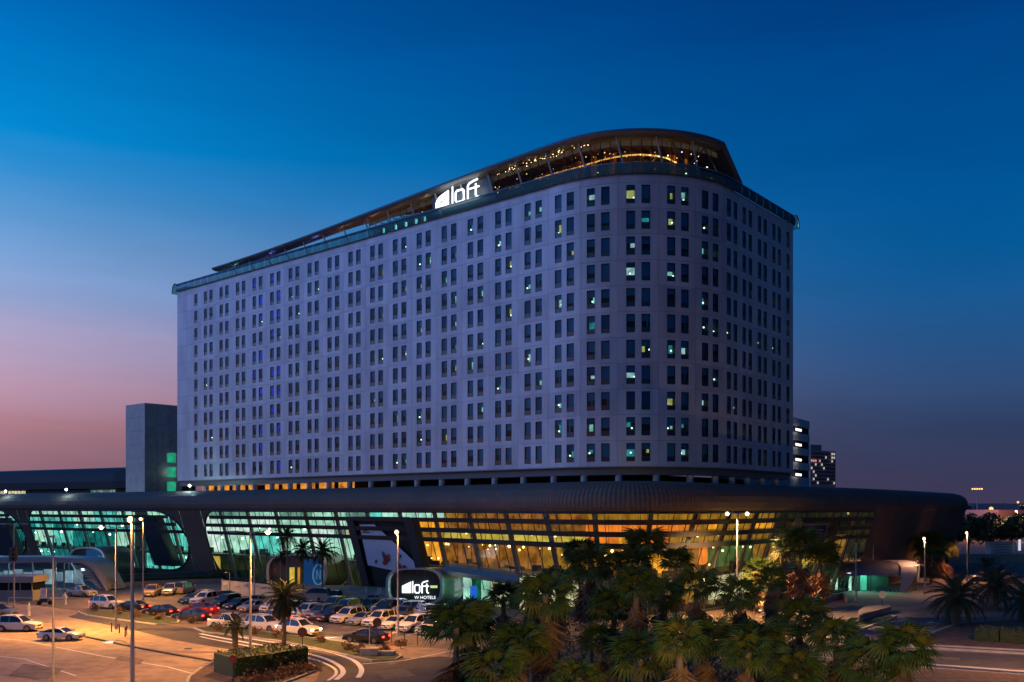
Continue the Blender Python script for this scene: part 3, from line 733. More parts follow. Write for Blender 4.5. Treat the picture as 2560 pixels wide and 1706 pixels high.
# sloping tail of the canopy down to the terrace at the right
t = MB(); a_ = rows[-1]; foot = [hp(SR2,60.8,-.1), hp(SR2+.2,60.6,-1.5)]
s2_ = (hp(SR2,60.8,0)); tail = [inw(SR, d)+Vector((0,0,z)) for d, z in ((-.38,ctop(SR)-.5),(.4,ctop(SR)),(6,ctop(SR)),(13,ctop(SR)))]
tail2 = [hp(SR2,61.0,-.1), hp(SR2+.3,61.0,-.9), hp(SR2+4,61.0,-6), hp(SR2+6,61,-13)]
t.grid([tail, tail2], M_can); t.grid([[p+Vector((-.5,0,-.5)) for p in tail],[p+Vector((-.5,0,-.4)) for p in tail2]], mat('canopy_inner', (.035,.04,.03), .6))
t.face([tail[0],tail2[0],tail2[0]+Vector((-.5,0,-.4)),tail[0]+Vector((-.5,0,-.5))], M_can); t.obj('sloping_tail', canopy)
for (a0, z0_, a1, z1_) in ((SR-6.5,60.9,SR-3.2,64.2),(SR-3.2,64.2,SR+.8,60.9),(SR-9.0,64.3,SR-6.5,60.9)):
    t = MB(); t.tube([hp(a0,z0_,-1.1), hp(a1,z1_,-1.1)], .12, M_can, 6); t.obj('lattice_bar', canopy)
# slanted struts
k = 0; s = SL+8
M_strut = mat('strut_paint', (.42,.36,.3), .5)
while s < SR-1:
    t = MB(); t.tube([hp(s,59.0,-.9), hp(s-1.6,ctop(s)-.9,-.6)], .13, M_strut, 7); t.obj('strut', canopy); s += 5.66
# sky bar volume: dark glazing, pale clerestory, amber strip, ceiling lamps
bar = thing('sky_bar', 'glazed rooftop bar with an amber light strip set back under the canopy', 'bar')
SB0, SB1 = HT.s_at(905,0,100), SR+.5
G_bar = glass('bar_glass', (.5,.45,.35), .75)
bm_ = MB(); n_ = 44; 
e_back = [emis('bar_glow_brown', s2l((105,60,28)), .35, .8, .8), emis('bar_glow_dark', s2l((40,32,18)), .35, .8, .8), emis('bar_glow_orange', s2l((200,110,40)), .35, .8, .8)]
for k in range(n_):
    a, b2 = lerp(SB0, SB1, k/n_), lerp(SB0, SB1, (k+1)/n_); zc = ctop(a)-1.1
    t = MB(); t.face([hp(a+.04,59.0,-3.2),hp(b2-.04,59.0,-3.2),hp(b2-.04,zc-.95,-3.2),hp(a+.04,zc-.95,-1.5)], G_bar); t.obj('pane', bar)
    t = MB(); t.face([hp(a+.08,zc-.85,-1.45),hp(b2-.08,zc-.85,-1.45),hp(b2-.08,zc-.12,-1.45),hp(a+.08,zc-.12,-1.45)], emis('clerestory_dim', s2l((110,95,75)), .2, .3, 1)); t.obj('clerestory_pane', bar)
    t = MB(); t.bar(hp(a,59,-1.5), hp(a,zc,-1.5), .08, .12, M_dark); t.obj('mullion', bar)
    t = MB(); m = prng.choices(e_back,[4,5,1])[0]; t.face([hp(a,59.0,-6.2),hp(b2,59.0,-6.2),hp(b2,ctop(a)-1,-6.2),hp(a,ctop(a)-1,-6.2)], m); t.obj('wall_panel', bar)
    for _ in range(2):
        q = prng.uniform(a, b2); t = MB(); c_ = prng.choice([(1,.75,.35),(1,.8,.5),(1,.5,.2),(.8,.6,.9),(1,.9,.7)])
        t.ball(hp(q, prng.uniform(59.6, zc-1.0) if prng.random() < .45 else zc-1.15, -prng.uniform(1.8,4.5)), prng.uniform(.04,.1), emis('bar_lamp_%d' % int(c_[1]*10), c_, 4), 6, 4); t.obj('lamp', bar)
t = MB(); rows = []
sp = catmull([Vector(q) for q in [(1290,466),(1336,450),(1400,430),(1447,416),(1522,396),(1597,387),(1660,393),(1700,407),(1730,420)]], 6)
for q in sp:
    s = HT.s_at(q.x, 60, SR); p_ = hp(s,0,-4.0); s = HT.s_at(q.x+(q.x-(CX+p_.x/p_.y*F)), 60, SR); p_ = hp(s,0,-4.0); z = H-(q.y-Y0)*p_.y/F; rows.append([hp(s,z-.1,-4.0),hp(s,z+.1,-4.0)])
t.grid(rows, emis('amber_strip', (1,.5,.14), 2.4)); t.obj('light_strip', bar)
t = MB(); a0, a1 = HT.s_at(1268-80,60,120), HT.s_at(1300-80,60,120)
t.grid([[hp(s,61.6,-2.4),hp(s,61.74,-2.4)] for s in [lerp(SB0+28,SB0+33,k/4) for k in range(5)]], emis('amber_strip', (1,.5,.14), 2.4)); t.obj('light_strip', bar)
for k in range(48):
    s = prng.uniform(HT.s_at(1235,60,120), HT.s_at(1470,60,140)); t = MB(); t.ball(hp(s, ctop(s)-1.35+prng.gauss(0,.16), -prng.uniform(.5,1.3)), prng.uniform(.03,.07), emis('fairy_lamp', (1,.72,.35), 5), 5, 4); t.obj('lamp', bar)
# roof sign board and letters
def letters(parent, org, ux, uz, sc, nrm, m, rounded=False):
    """monoline a l o f t : block a with stripes, then thin strokes; org = lower left, ux/uz unit vectors"""
    def P(x, z, o=0): return org+ux*(x*sc)+uz*(z*sc)+nrm*o
    def stroke(pts, w_, nm, close=False):
        t = MB()
        pts = pts+[pts[0]] if close else pts
        for a, c in zip(pts[:-1], pts[1:]): 
            d = (P(*c)-P(*a)).normalized(); t.bar(P(a[0],a[1],.12)-d*w_*sc*.3, P(c[0],c[1],.12)+d*w_*sc*.3, w_*sc, .12, m, up=nrm)
        return t.obj(nm, parent)
    t = MB()
    if rounded:
        pts = [(0,0),(0,.40),(.08,.60),(.22,.78),(.46,.93),(.86,1.10),(.86,0)]; f_ = [P(x,z,.15) for x, z in pts]; b_ = [P(x,z,0) for x, z in pts]
        t.face(f_, m); t.face(b_[::-1], m)
        for k in range(len(pts)): t.face([f_[k-1], f_[k], b_[k], b_[k-1]], m)
        ring_ = [P(x,z,.17) for x, z in ((.34,.26),(.34,.40),(.58,.52),(.74,.46),(.74,.40),(.56,.44),(.42,.34),(.42,.26))]; t.face(ring_, mat('sign_counter_dark', (.02,.02,.02), .5))
    for k in (() if rounded else range(4)):   # slanted striped block
        z0, z1 = k*.25, k*.25+.225
        t.hexa([P(0,z0,0),P(.95,z0,0),P(.95,z0,.15),P(0,z0,.15)]+[P(0,min(z1,.75) if k == 3 else z1,0),P(.95,z1+(.22 if k == 3 else 0),0),P(.95,z1+(.22 if k == 3 else 0),.15),P(0,min(z1,.75) if k == 3 else z1,.15)], m)
    t.obj('letter_a', parent)
    stroke([(1.13,.02),(1.13,1.22)], .10, 'letter_l')
    stroke([(1.40,.08),(1.33,.2),(1.33,.72),(1.42,.85),(1.78,.85),(1.87,.72),(1.87,.15),(1.78,.02),(1.46,.02)], .12, 'letter_o', True)
    stroke([(2.12,0),(2.12,.95),(2.2,1.1),(2.45,1.2),(2.72,1.25)], .12, 'letter_f'); stroke([(2.12,.72),(2.42,.72)], .1, 'letter_f_bar')
    stroke([(2.62,.95),(2.62,.2),(2.68,.05),(2.8,0)], .12, 'letter_t'); stroke([(2.48,.72),(2.82,.72)], .1, 'letter_t_bar')
e_sign = emis('sign_white', (.92,.97,1), 1.9)
sg_a, sg_b = HT.s_at(1083,40,100), HT.s_at(1196,60,110)
rsign = thing('roof_sign', 'glowing white aloft lettering on a dark board at the roof edge', 'sign')
t = MB(); t.grid([[hp(s,59.3,-.95),hp(s,ctop(s)-.9,-.95)] for s in (sg_a-1.2, sg_a+4, sg_b+2.2)], mat('sign_board_dark', (.02,.022,.026), .4)); t.obj('backing_board', rsign)
ux = Vector((u1.x,u1.y,0)); nr3 = Vector((u1.y,-u1.x,0))
letters(rsign, hp(sg_a,61.05,-.55), ux*((sg_b-sg_a)/2.9/2.15), Vector((0,0,1)), 2.15, nr3, e_sign, True)
add_light('sign_glow', 'AREA', hp((sg_a+sg_b)/2, 62.2, .9), (.75,.92,1), 160, None, shape='RECTANGLE', size=8, size_y=2, rot=(R(90),0,math.atan2(u1.y,u1.x)))
# brownish soffit wash lights and blue terrace lights (points without fittings, teal ones added to tint the rail)
for px_, c_, pw in ((650,(.15,.2,1),60),(760,(.15,.25,1),60),(830,(1,.45,.2),70),(900,(1,.4,.15),70),(960,(1,.55,.25),50),(1030,(1,.75,.35),60),(1240,(1,.6,.5),25),(1380,(1,.6,.5),25),(1560,(.9,.8,.5),25),(1700,(1,.8,.5),8),(1790,(.3,1,.8),5),(1880,(.2,1,.9),30),(1930,(.2,1,.9),30),(560,(.3,.9,1),30),(490,(.3,.9,1),30),(1800,(.8,.7,.4),12)):
    s = HT.s_at(px_,0,HT.L); add_light('terrace_light', 'POINT', hp(s,60.0,-2.0), c_, pw, None, shadow_soft_size=.15)
add_light('terrace_light', 'POINT', hp(HT.L-2,60.0,-1.2), (.2,1,.85), 60, None, shadow_soft_size=.15)
for px_ in (955,985,1010,1035,1058):
    s = HT.s_at(px_,0,HT.L); o = thing('terrace_lantern', {955:'leftmost',985:'second from left',1010:'middle',1035:'fourth from left',1058:'rightmost'}[px_]+' of the glowing cyan lanterns behind the roof terrace rail', 'lantern', hp(s,59.1,-.4), group='cyan lanterns along the roof terrace rail')
    t = MB(); t.box((0,0,.15),(.2,.2,.3),M_dark); t.obj('base', o); t = MB(); t.box((0,0,.75),(.32,.32,.85),emis('cyan_glow',(.3,.9,1),1.6)); t.obj('shade', o)
# ---------------------------------------------------------------- neighbouring buildings
tower = thing('stair_tower', 'pale windowless tower block with green lit stair windows at the left end of the hotel', 'building')
c0 = pp(362,1270,212); c0.z = 0; L_ = Vector((u1.x,u1.y,0)); Rv = Vector((-u1.y,u1.x,0))
pa, pb2, pc = c0-L_*8.6, c0, c0+Rv*9.0
TZ = 37.2
nlv = 8
for k in range(nlv):
    z0, z1 = 13+k*(TZ-13)/nlv+.02, 13+(k+1)*(TZ-13)/nlv-.02
    for j in range(3):
        a, c = pa.lerp(pb2, j/3)+L_*.02, pa.lerp(pb2, (j+1)/3)-L_*.02
        t = MB(); t.hexa([a+Vector((0,0,z0)),c+Vector((0,0,z0)),c+Rv*.2+Vector((0,0,z0)),a+Rv*.2+Vector((0,0,z0)),a+Vector((0,0,z1)),c+Vector((0,0,z1)),c+Rv*.2+Vector((0,0,z1)),a+Rv*.2+Vector((0,0,z1))], mat('tower_grey_metal',(.27,.29,.31),.45,.2,noise=.15,nscale=.6)); t.obj('cladding_panel', tower)
    for j in range(3):
        a, c = pb2.lerp(pc, j/3)+Rv*.02, pb2.lerp(pc, (j+1)/3)-Rv*.02
        t = MB(); t.hexa([a+Vector((0,0,z0)),c+Vector((0,0,z0)),c-L_*.2+Vector((0,0,z0)),a-L_*.2+Vector((0,0,z0)),a+Vector((0,0,z1)),c+Vector((0,0,z1)),c-L_*.2+Vector((0,0,z1)),a-L_*.2+Vector((0,0,z1))], mat('ribbed_pale_metal',(.3,.31,.29),.4,.3,noise=.2,nscale=.8)); t.obj('cladding_panel', tower)
t = MB(); q = [pa+Rv*.1, pb2+Rv*.15-L_*.15, pc-L_*.15, pc-L_*8.5, pa+Rv*9]
for i in range(5): wallq(t, q[i-1], q[i], 0, TZ-.1, M_grey_wall)
t.face([(p.x,p.y,TZ) for p in q], M_grey_wall); t.obj('wall', tower)
# glazed stair link between tower and hotel
t = MB(); pd = pc+Rv*3.4; wallq(t, pc, pd, 0, TZ-4, M_dark); wallq(t, pd, pd-L_*6, 0, TZ-4, M_dark); t.obj('stair_link', tower)
for k in range(7):
    z0 = 17.5+k*3.5
    if k > 3 : continue
    if k > 2: continue
    z0 = 17.7+k*3.25; t = MB(); a, c = pb2+Rv*5.3+L_*.06, pb2+Rv*7.4+L_*.06
    t.face([(a.x,a.y,z0),(c.x,c.y,z0),(c.x,c.y,z0+2.2),(a.x,a.y,z0+2.2)], emis('stair_green', s2l((50,200,150)), .5, .3, 1)); t.obj('window', tower)
add_light('stair_light', 'POINT', pc+L_*3+Vector((0,0,22))-Rv*2, (.75,1,.85), 70, None, shadow_soft_size=.3)

back = thing('long_roof_building', 'long dark building with curved roof edge and lit window strip at the far left', 'building')
Pb = [pp(-260,1270,290), pp(0,1270,262), pp(296,1270,238), pp(420,1270,232)]
prb = [(0,14.0),(0,18.6),(1.4,18.8),(1.6,20.6),(1.0,22.6),(-1.0,23.8),(-5,24.3),(-20,24.5)]
t = MB(); rows = []
for p in Pb:
    d = Vector((-.657,-.754,0)); rows.append([Vector((p.x,p.y,0))+d*o+Vector((0,0,z)) for o, z in prb])
t.grid(rows, mat('back_roof_metal', (.025,.024,.034), .7, .1)); t.obj('roof', back)
lows = [(-30,18),(20,118),(120,150),(225,290)]
for i,(xa, xb) in enumerate(lows):
    n_ = max(2, int((xb-xa)/8))
    for k in range(n_):
        x0, x1 = xa+(xb-xa)*k/n_, xa+(xb-xa)*(k+1)/n_-1.2
        D0 = lerp(262,238,max(0,x0)/296)-.4; D1 = lerp(262,238,max(0,x1)/296)-.4
        a, c = pp(x0,1270,D0), pp(x1,1270,D1); m = emis('strip_window_warm', s2l((225,215,165)), .8, .6, 1.2) if i in (0,1) else emis('strip_window_cool', s2l((120,150,140)), .5, .8, 1.2)
        t = MB(); t.face([(a.x,a.y,17.55),(c.x,c.y,17.55),(c.x,c.y,18.5),(a.x,a.y,18.5)], m); t.obj('window', back)

def rot_box(b_, x0, x1, D0, D1, z0, z1, dep, m):
    a, c = pp(x0,1270,D0), pp(x1,1270,D1); a.z = c.z = 0; d = (c-a).normalized(); n_ = Vector((-d.y,d.x,0))*dep
    P = [a,c,c+n_,a+n_]; b_.hexa([p+Vector((0,0,z0)) for p in P]+[p+Vector((0,0,z1)) for p in P], m)
park = thing('car_park_building', 'pale multi level car park with bright openings between its slabs right of the hotel', 'building')
def zat(y, D): return H-(y-Y0)*D/F
Dp = 175
t = MB(); rot_box(t, 1975, 2022, 172, 182, 0, zat(1046,Dp), 14, M_black); 
t.obj('core', park)
for y0_, y1_ in ((1046,1066),(1082,1101),(1119,1137),(1156,1174),(1193,1222)):
    t = MB(); rot_box(t, 1974, 2024, 171, 181.5, zat(y1_,Dp), zat(y0_,Dp), 15.5, M_pale); t.obj('parapet_slab', park)
for y0_ in (1074,1111,1148,1185):
    t = MB(); rot_box(t, 1990, 2004, 171.9, 174.6, zat(y0_+6,Dp), zat(y0_,Dp), .1, emis('tube_light', (1,.95,.85), 1.6)); t.obj('strip_light', park)
apt = thing('apartment_tower', 'distant apartment tower with scattered lit windows behind the car park', 'building')
t = MB(); rot_box(t, 2026, 2089, 600, 612, 0, zat(1126,600), 25, mat('tower_concrete', (.3,.27,.28), .8)); rot_box(t, 2027, 2054, 606, 611, zat(1126,600), zat(1110,600), 12, mat('tower_plant', (.14,.18,.19), .8)); t.obj('wall', apt)
arng = random.Random(8)
for i in range(12):
    for j in range(9):
        x0 = 2028.5+i*5.1; y0_ = 1131+j*9.2; r_ = arng.random()
        m = emis('far_window_white', (1,.9,.8), .55) if r_ < .12 else emis('far_window_pink', (1,.45,.35), .7) if (j in (2,) and i < 6 and r_ < .6) else mat('far_window_dark', (.02,.022,.03), .3)
        t = MB(); rot_box(t, x0, x0+2.6, 599.4+i*.95, 599.9+i*.95, zat(y0_+5,600), zat(y0_,600), .2, m); t.obj('window', apt)

# far right city
pink = thing('low_house', 'low pinkish flat roofed building behind the trees at the far right', 'building')
t = MB(); rot_box(t, 2496, 2620, 420, 432, 0, zat(1275,420), 20, mat('pink_render', (.5,.3,.26), .8)); rot_box(t, 2480,2620,418,430,0,zat(1306,420)+.2,1,M_pale); t.obj('wall', pink)
for k in range(3):
    t = MB(); rot_box(t, 2535+k*28, 2546+k*28, 424.1+k*2.6, 425.1+k*2.6, zat(1296,420), zat(1284,420), .2, M_dark); t.obj('window', pink)
crng = random.Random(4); cl = 0
for k in range(13):
    x0 = 2375+k*16+crng.uniform(-3,3); top = crng.uniform(1258,1267); wd = crng.uniform(11,22)
    D = crng.uniform(900,1300)
    o = thing('distant_building', ['first','second','third','fourth','fifth','sixth','seventh','eighth','ninth','tenth','eleventh','twelfth','thirteenth'][k]+' low distant block from the left on the far right skyline', 'building', group='distant blocks on the far right skyline')
    t = MB(); rot_box(t, x0, x0+wd, D, D+6, 0, zat(top,D), 30, mat('far_block_%d'%(k%3), ((.13,.10,.11),(.17,.12,.12),(.10,.09,.11))[k%3], .9)); t.obj('wall', o)
    for j in range(4):
        t = MB(); xx = x0+1+j*wd/4.5; rot_box(t, xx, xx+1.4, D-.6, D-.4, zat(top+5,D), zat(top+3,D), .2, emis('far_window_amber', (1,.55,.25), .8) if crng.random() < .5 else M_dark); t.obj('window', o)
t = MB(); a, c = gp(2370,1409), gp(2640,1409); t.bar(a+Vector((0,0,1.2)), c+Vector((0,0,1.2)), .3, 2.4, mat('far_wall_render', (.35,.28,.2), .8)); t.obj('boundary_wall', label='long low tan boundary wall behind the dark trees at the far right', cat='wall')
shed = thing('site_cabin', 'cream ribbed cabin with horizontal slats standing between the dark trees and the boundary wall', 'cabin')
t = MB(); a = pp(2487,1270,250); a.z=0; t.box(a+Vector((2.5,2,2.6)), (6.5,3,5.2), M_pale); t.obj('wall', shed)
for k in range(6):
    t = MB(); t.box(a+Vector((2.5,.4,1.0+k*.7)), (4.6,.12,.25), M_grey_wall); t.obj('slat', shed)

# ---------------------------------------------------------------- entrance pods in front of the hall
def pod(name, label, cat, x0, x1, ybase, hgt, dirv, length, n_pow=3.2, front='glass'):
    o = thing(name, label, cat)
    D = H*F/(ybase-Y0); xa, xb = (x0-CX)*D/F, (x1-CX)*D/F; cx_, w2 = (xa+xb)/2, (xb-xa)/2; h2 = hgt/2
    def ring_(sc, d, yoff=0):
        R_ = []
        for k in range(28):
            a = 2*math.pi*k/28; ca, sa = math.cos(a), math.sin(a)
            R_.append(Vector((cx_+w2*sc*math.copysign(abs(ca)**(2/n_pow), ca), D, h2+h2*sc*math.copysign(abs(sa)**(2/n_pow), sa)))+dirv*d+Vector((0,yoff,0)))
        return R_
    t = MB(); t.grid([ring_(1,0), ring_(1,length*.5), ring_(1,length)], M_podskin, closed=True); t.obj('shell', o, smooth=True)
    t = MB(); t.grid([ring_(1.02,-.15), ring_(1.02,.25), ring_(.93,.25), ring_(.93,-.15), ring_(1.02,-.15)], M_podrim, closed=True); t.obj('rim', o)
    return o, ring_, D, cx_, w2, h2
M_podskin = mat('pod_skin', (.3,.29,.28), .35, .5); M_podrim = mat('pod_rim', (.55,.6,.62), .3, .5)
o, rg_, D, cx_, w2, h2 = pod('entrance_pod', 'rounded tunnel entrance pod carrying the glowing white aloft sign beside the car park', 'entrance', 967, 1107, 1513, 5.3, Vector((.70,.71,0)), 4.0)
t = MB(); t.face(rg_(.94,.6), mat('pod_dark_glass', (.03,.045,.045), .12)); t.obj('front_glass', o)
for k in range(5):
    t = MB(); xx = cx_-w2*.5+k*w2*.28; t.bar((xx,D+.45,.3),(xx,D+.45,5.0),.06,.06,M_frame); t.obj('mullion', o)
t = MB(); t.bar((cx_+w2*.55,D+.35,2.6),(cx_+w2*.8,D+.35,2.6),.12,.35,emis('pod_inner_light',(.7,.9,.3),.8)); t.obj('interior_light', o)
sgn = thing('pod_sign', 'glowing white aloft letters with small W HOTELS caption on the pod front', 'sign')
letters(sgn, Vector(((1005-CX)*D/F, D+.2, 14-(1483-Y0)*D/F)), Vector((1,0,0)), Vector((0,0,1)), 1.36, Vector((0,-1,0)), e_sign)
fc = bpy.data.curves.new('txt', 'FONT'); fc.body = 'W HOTELS'; fc.size = .62; fc.extrude = .03
fo = bpy.data.objects.new('caption_tmp', fc); dg = bpy.context.evaluated_depsgraph_get(); COL.objects.link(fo); dg.update()
me = bpy.data.meshes.new_from_object(fo.evaluated_get(bpy.context.evaluated_depsgraph_get())); bpy.data.objects.remove(fo)
me.materials.clear(); me.materials.append(emis('caption_white', (.9,.95,1), 1.4))
link('caption', me, sgn, ((1036-CX)*D/F, D+.1, 14-(1498-Y0)*D/F), (R(90),0,0))
add_light('pod_sign_glow', 'AREA', (cx_, D-1.2, 3), (.85,.95,1), 60, None, shape='RECTANGLE', size=5, size_y=2, rot=(R(-90),0,0))
# glazed side passage right of the pod, green and blue light inside
side = thing('glazed_passage', 'glass sided passage with green and blue light inside behind the left palms', 'passage')
sa0, sa1 = PE.s_at(1112,60,sN,-.6), PE.s_at(1300,60,sN,-.6)
t = MB(); rows = []
for k in range(13):
    s_ = lerp(sa0, sa1, k/12); zt = 5.9-.05*k
    rows.append([PE.at(s_,zt-1.5,-.2,2), PE.at(s_,zt-.9,-.05,2), PE.at(s_,zt-.3,-.7,2), PE.at(s_,zt,-1.8,2), PE.at(s_,zt,-4.4,2)])
t.grid(rows, mat('passage_roof', (.2,.2,.18), .4, .5)); t.obj('roof', side)
for k in range(8):
    a_, b3 = lerp(sa0,sa1,k/8)+.05, lerp(sa0,sa1,(k+1)/8)-.05
    t = MB(); t.face([PE.at(a_,.1,-.6,2),PE.at(b3,.1,-.6,2),PE.at(b3,4.2,-.6,2),PE.at(a_,4.2,-.6,2)], G_hall); t.obj('pane', side)
    t = MB(); t.face([PE.at(a_,.1,-4.0,2),PE.at(b3,.1,-4.0,2),PE.at(b3,4.4,-4.0,2),PE.at(a_,4.4,-4.0,2)], [EM['mint'],emis('green_glow',s2l((20,120,70)),.5,.6,.6),EM['mint'],EM['cream'],EM['cream'],EM['dark'],EM['cream'],EM['dark']][k]); t.obj('wall_panel', side)
t = MB(); t.box(PE.at(lerp(sa0,sa1,.3),1.8,-2.0,2), (1.0,.3,2.2), emis('blue_screen', s2l((30,110,230)), .9)); t.obj('blue_screen', side)
add_light('passage_light', 'POINT', PE.at(lerp(sa0,sa1,.25),2.8,-1.6,2), (.1,1,.5), 120, None, shadow_soft_size=.3)

o, rg_, D, cx_, w2, h2 = pod('entrance_pod', 'rounded glass ended pod with a blue advertising panel behind the three slim palms', 'entrance', 668, 815, 1479, 6.2, Vector((.25,.97,0)), 9)
t = MB(); t.face(rg_(.94,.6), mat('pod_teal_glass', (.07,.11,.11), .15)); t.obj('front_glass', o)
for xx, ww, m in ((729,12,EM['yellow']),(746,6,EM['olive'])):
    t = MB(); a = (xx-CX)*D/F; t.box((a,D+.35,2.2),(ww*D/F,.1,3.6),m); t.obj('lit_doorway', o)
t = MB(); a = (783-CX)*D/F; t.box((a,D+.1,2.9),(3.6,.25,5.0),mat('blue_panel', (.01,.09,.24), .4, emit=(.01,.1,.3), es=.25)); t.obj('blue_panel', o)
t = MB(); rc = [(a+.9+.9*math.cos(q), D-.06, 2.8+1.7*math.sin(q)) for q in [k*math.pi/12 for k in range(25)]]; t.tube(rc, .16, mat('pale_blue_ring', (.2,.4,.55), .5, emit=(.15,.4,.6), es=.25), 5, False); t.obj('printed_ring', o)
t = MB()
for p, q in (((.6,2.0),(.6,3.6)),((.6,3.6),(1.2,2.0)),((1.2,2.0),(1.2,3.6))): t.bar((a+p[0],D-.06,p[1]),(a+q[0],D-.06,q[1]),.16,.08,mat('pale_blue_ring'))
t.obj('printed_letter', o)
o, rg_, D, cx_, w2, h2 = pod('entrance_pod', 'small rounded pod with blue panel and white ring beside the escalator canopy', 'entrance', 172, 262, 1452, 6.4, Vector((.2,.98,0)), 9)
t = MB(); t.face(rg_(.94,.6), mat('pod_teal_glass')); t.obj('front_glass', o)
t = MB(); a = (235-CX)*D/F; t.box((a,D+.1,3.4),(3.0,.25,5.2),mat('blue_panel')); t.obj('blue_panel', o)
t = MB(); rc = [(a+1.0+.6*math.cos(q), D-.06, 3.4+1.3*math.sin(q)) for q in [k*math.pi/12 for k in range(25)]]; t.tube(rc, .14, mat('pale_blue_ring'), 5, False); t.obj('printed_ring', o)
# right drop-off pod : long capsule seen from its side, glazed flank with teal light
rp = thing('drop_off_canopy', 'long rounded white framed glass canopy with teal light under it at the right drop off', 'canopy')
Dq = 158.0
def X_(x, D=Dq): return (x-CX)*D/F
t = MB(); rows = []
for x, d, top, hh in ((2084,3,1418,0),(2100,1,1411,0),(2130,0,1407,0),(2170,0,1405,0),(2250,0,1406,0),(2275,0,1406,0)):
    zt = H-(top-Y0)*Dq/F; xx = X_(x); rows.append([(xx,Dq+d-.3,zt-2.2),(xx,Dq+d-.1,zt-1.2),(xx,Dq+d+.6,zt-.35),(xx,Dq+d+2,zt),(xx,Dq+7,zt),(xx,Dq+9,zt-1.5),(xx,Dq+9.3,.05)])
t.grid(rows, mat('canopy_skin_dark', (.16,.15,.14), .35, .5)); t.obj('roof', rp, smooth=True)
t = MB(); rows = []
for x in (2250, 2272, 2290):
    lean_ = (x-2250)/40; xx = X_(x); zt = 5.05; rows.append([(xx-.9*lean_*2, Dq-.2, .1),(xx-.5*lean_*2,Dq-.35,1.6),(xx,Dq-.35,3.2),(xx+.15,Dq-.1,4.3),(xx+.5*lean_,Dq+.8,4.9),(xx+.8*lean_,Dq+2.5,zt),(xx+.8*lean_,Dq+7,zt)])
t.grid(rows, mat('white_arch', (.36,.34,.32), .4)); t.obj('arch_frame', rp, smooth=True)
t = MB(); t.face([(X_(2284)-.6,Dq-.2,.1),(X_(2318),Dq+4,.1),(X_(2324),Dq+4,4.4),(X_(2300),Dq+1.5,5.0),(X_(2290),Dq-.1,4.2)], mat('green_end_glass', (.06,.1,.05), .12)); t.obj('end_glass', rp)
t = MB(); t.tube([(X_(2324),Dq+4,4.4),(X_(2312),Dq+2.8,5.1),(X_(2296),Dq+.8,5.1)], .12, M_podrim, 6); t.tube([(X_(2324),Dq+4,4.4),(X_(2322),Dq+4,2.4),(X_(2312),Dq+4,.2)], .14, M_podrim, 6); t.obj('end_rim', rp)
for x0, x1, m in ((2090,2112,EM['mint']),(2136,2147,EM['mint']),(2170,2186,emis('teal_column_light', s2l((80,190,160)), .5, .4, .8)),):
    t = MB(); t.box((X_((x0+x1)/2),Dq+3.5,1.7),((x1-x0)*Dq/F,.15,3.2),m); t.obj('lit_doorway', rp)
for x in (2086,2098,2118,2132,2152,2190):
    t = MB(); t.bar((X_(x),Dq+2.6,.05),(X_(x)+.15,Dq+2.6,3.6),.25,.25,M_band); t.obj('column', rp)
t = MB(); t.box((X_(2200),Dq+5,1.6),(X_(2250)-X_(2150),.2,3.2),mat('passage_wall_dark', (.06,.06,.055), .4)); t.obj('back_wall', rp)
for x in (2200, 2225, 2249):
    t = MB(); t.bar((X_(x),Dq+.1,2.6),(X_(x),Dq+.1,4.0),.08,.08,M_band); t.obj('mullion', rp)
t = MB(); t.bar((X_(2190),Dq,2.75),(X_(2250),Dq,2.75),.12,.1,M_grey_wall); t.obj('rail', rp)
for k in range(6):
    t = MB(); xx = X_(2190+k*10); t.face([(xx+.04,Dq-.1,.1),(xx+.62,Dq-.1,.1),(xx+.62,Dq-.1,1.2),(xx+.04,Dq-.1,1.2)], G_rail); t.obj('low_pane', rp)
add_light('drop_off_light', 'POINT', (X_(2165), Dq+2, 3.0), (.35,1,.75), 420, None, shadow_soft_size=.3)
add_light('drop_off_light', 'POINT', (X_(2225), Dq+1.2, 2.0), (.05,1,.6), 180, None, shadow_soft_size=.3)

# ---------------------------------------------------------------- escalator canopy, kiosk, terrace at the left
esc = thing('escalator_canopy', 'flat pale canopy bending down over lit blue stairs at the left edge', 'canopy')
De = 162.0
def E_at(x, y, d=0): q = pp(x, y, De); q.y += d; return q
t = MB(); prf = [(-120,1395),(0,1394),(120,1393),(200,1397),(225,1403),(240,1412),(252,1435),(272,1474)]
th = [16,15,13,11,11,12,9,6]
rows = []
for (x, y), h_ in zip(prf, th): rows.append([E_at(x,y,7), E_at(x,y,0), E_at(x-(h_*.8 if x > 220 else 0),y+h_,0), E_at(x-(h_*.8 if x > 220 else 0),y+h_,7)])
t.grid(rows, mat('canopy_pale_skin', (.4,.37,.36), .45, .2), closed=True); t.obj('roof_skin', esc)
for k in range(14):
    x = 176+k*5.2; y = 1411+k*4.2; t = MB(); a = E_at(x,y+6,.6); t.box(a+Vector((1.6,1.8,0)), (3.4,3,.14), mat('stair_tread', (.35,.4,.43), .4)); t.obj('stair_step', esc)
t = MB(); t.bar(E_at(176,1408,.3),E_at(212,1468,.3),.12,.25,mat('blue_handrail', (.3,.42,.48), .4, emit=(.2,.5,.6), es=.3)); t.obj('handrail', esc)
for k in range(9):
    x = -60+k*26; t = MB(); t.face([E_at(x+1,1410,1.0),E_at(x+25,1410,1.0),E_at(x+25,1472,1.0),E_at(x+1,1472,1.0)], G_hall); t.obj('pane', esc)
    t = MB(); a = E_at(x+12,1448,5.5); t.box(a, (1.6,.2,1.6+(k%3)*.5), emis('passage_glow', s2l((150,185,200)), .45, .7, .6) if k % 2 else mat('passage_grey',(.3,.33,.36),.6)); t.obj('wall_panel', esc)
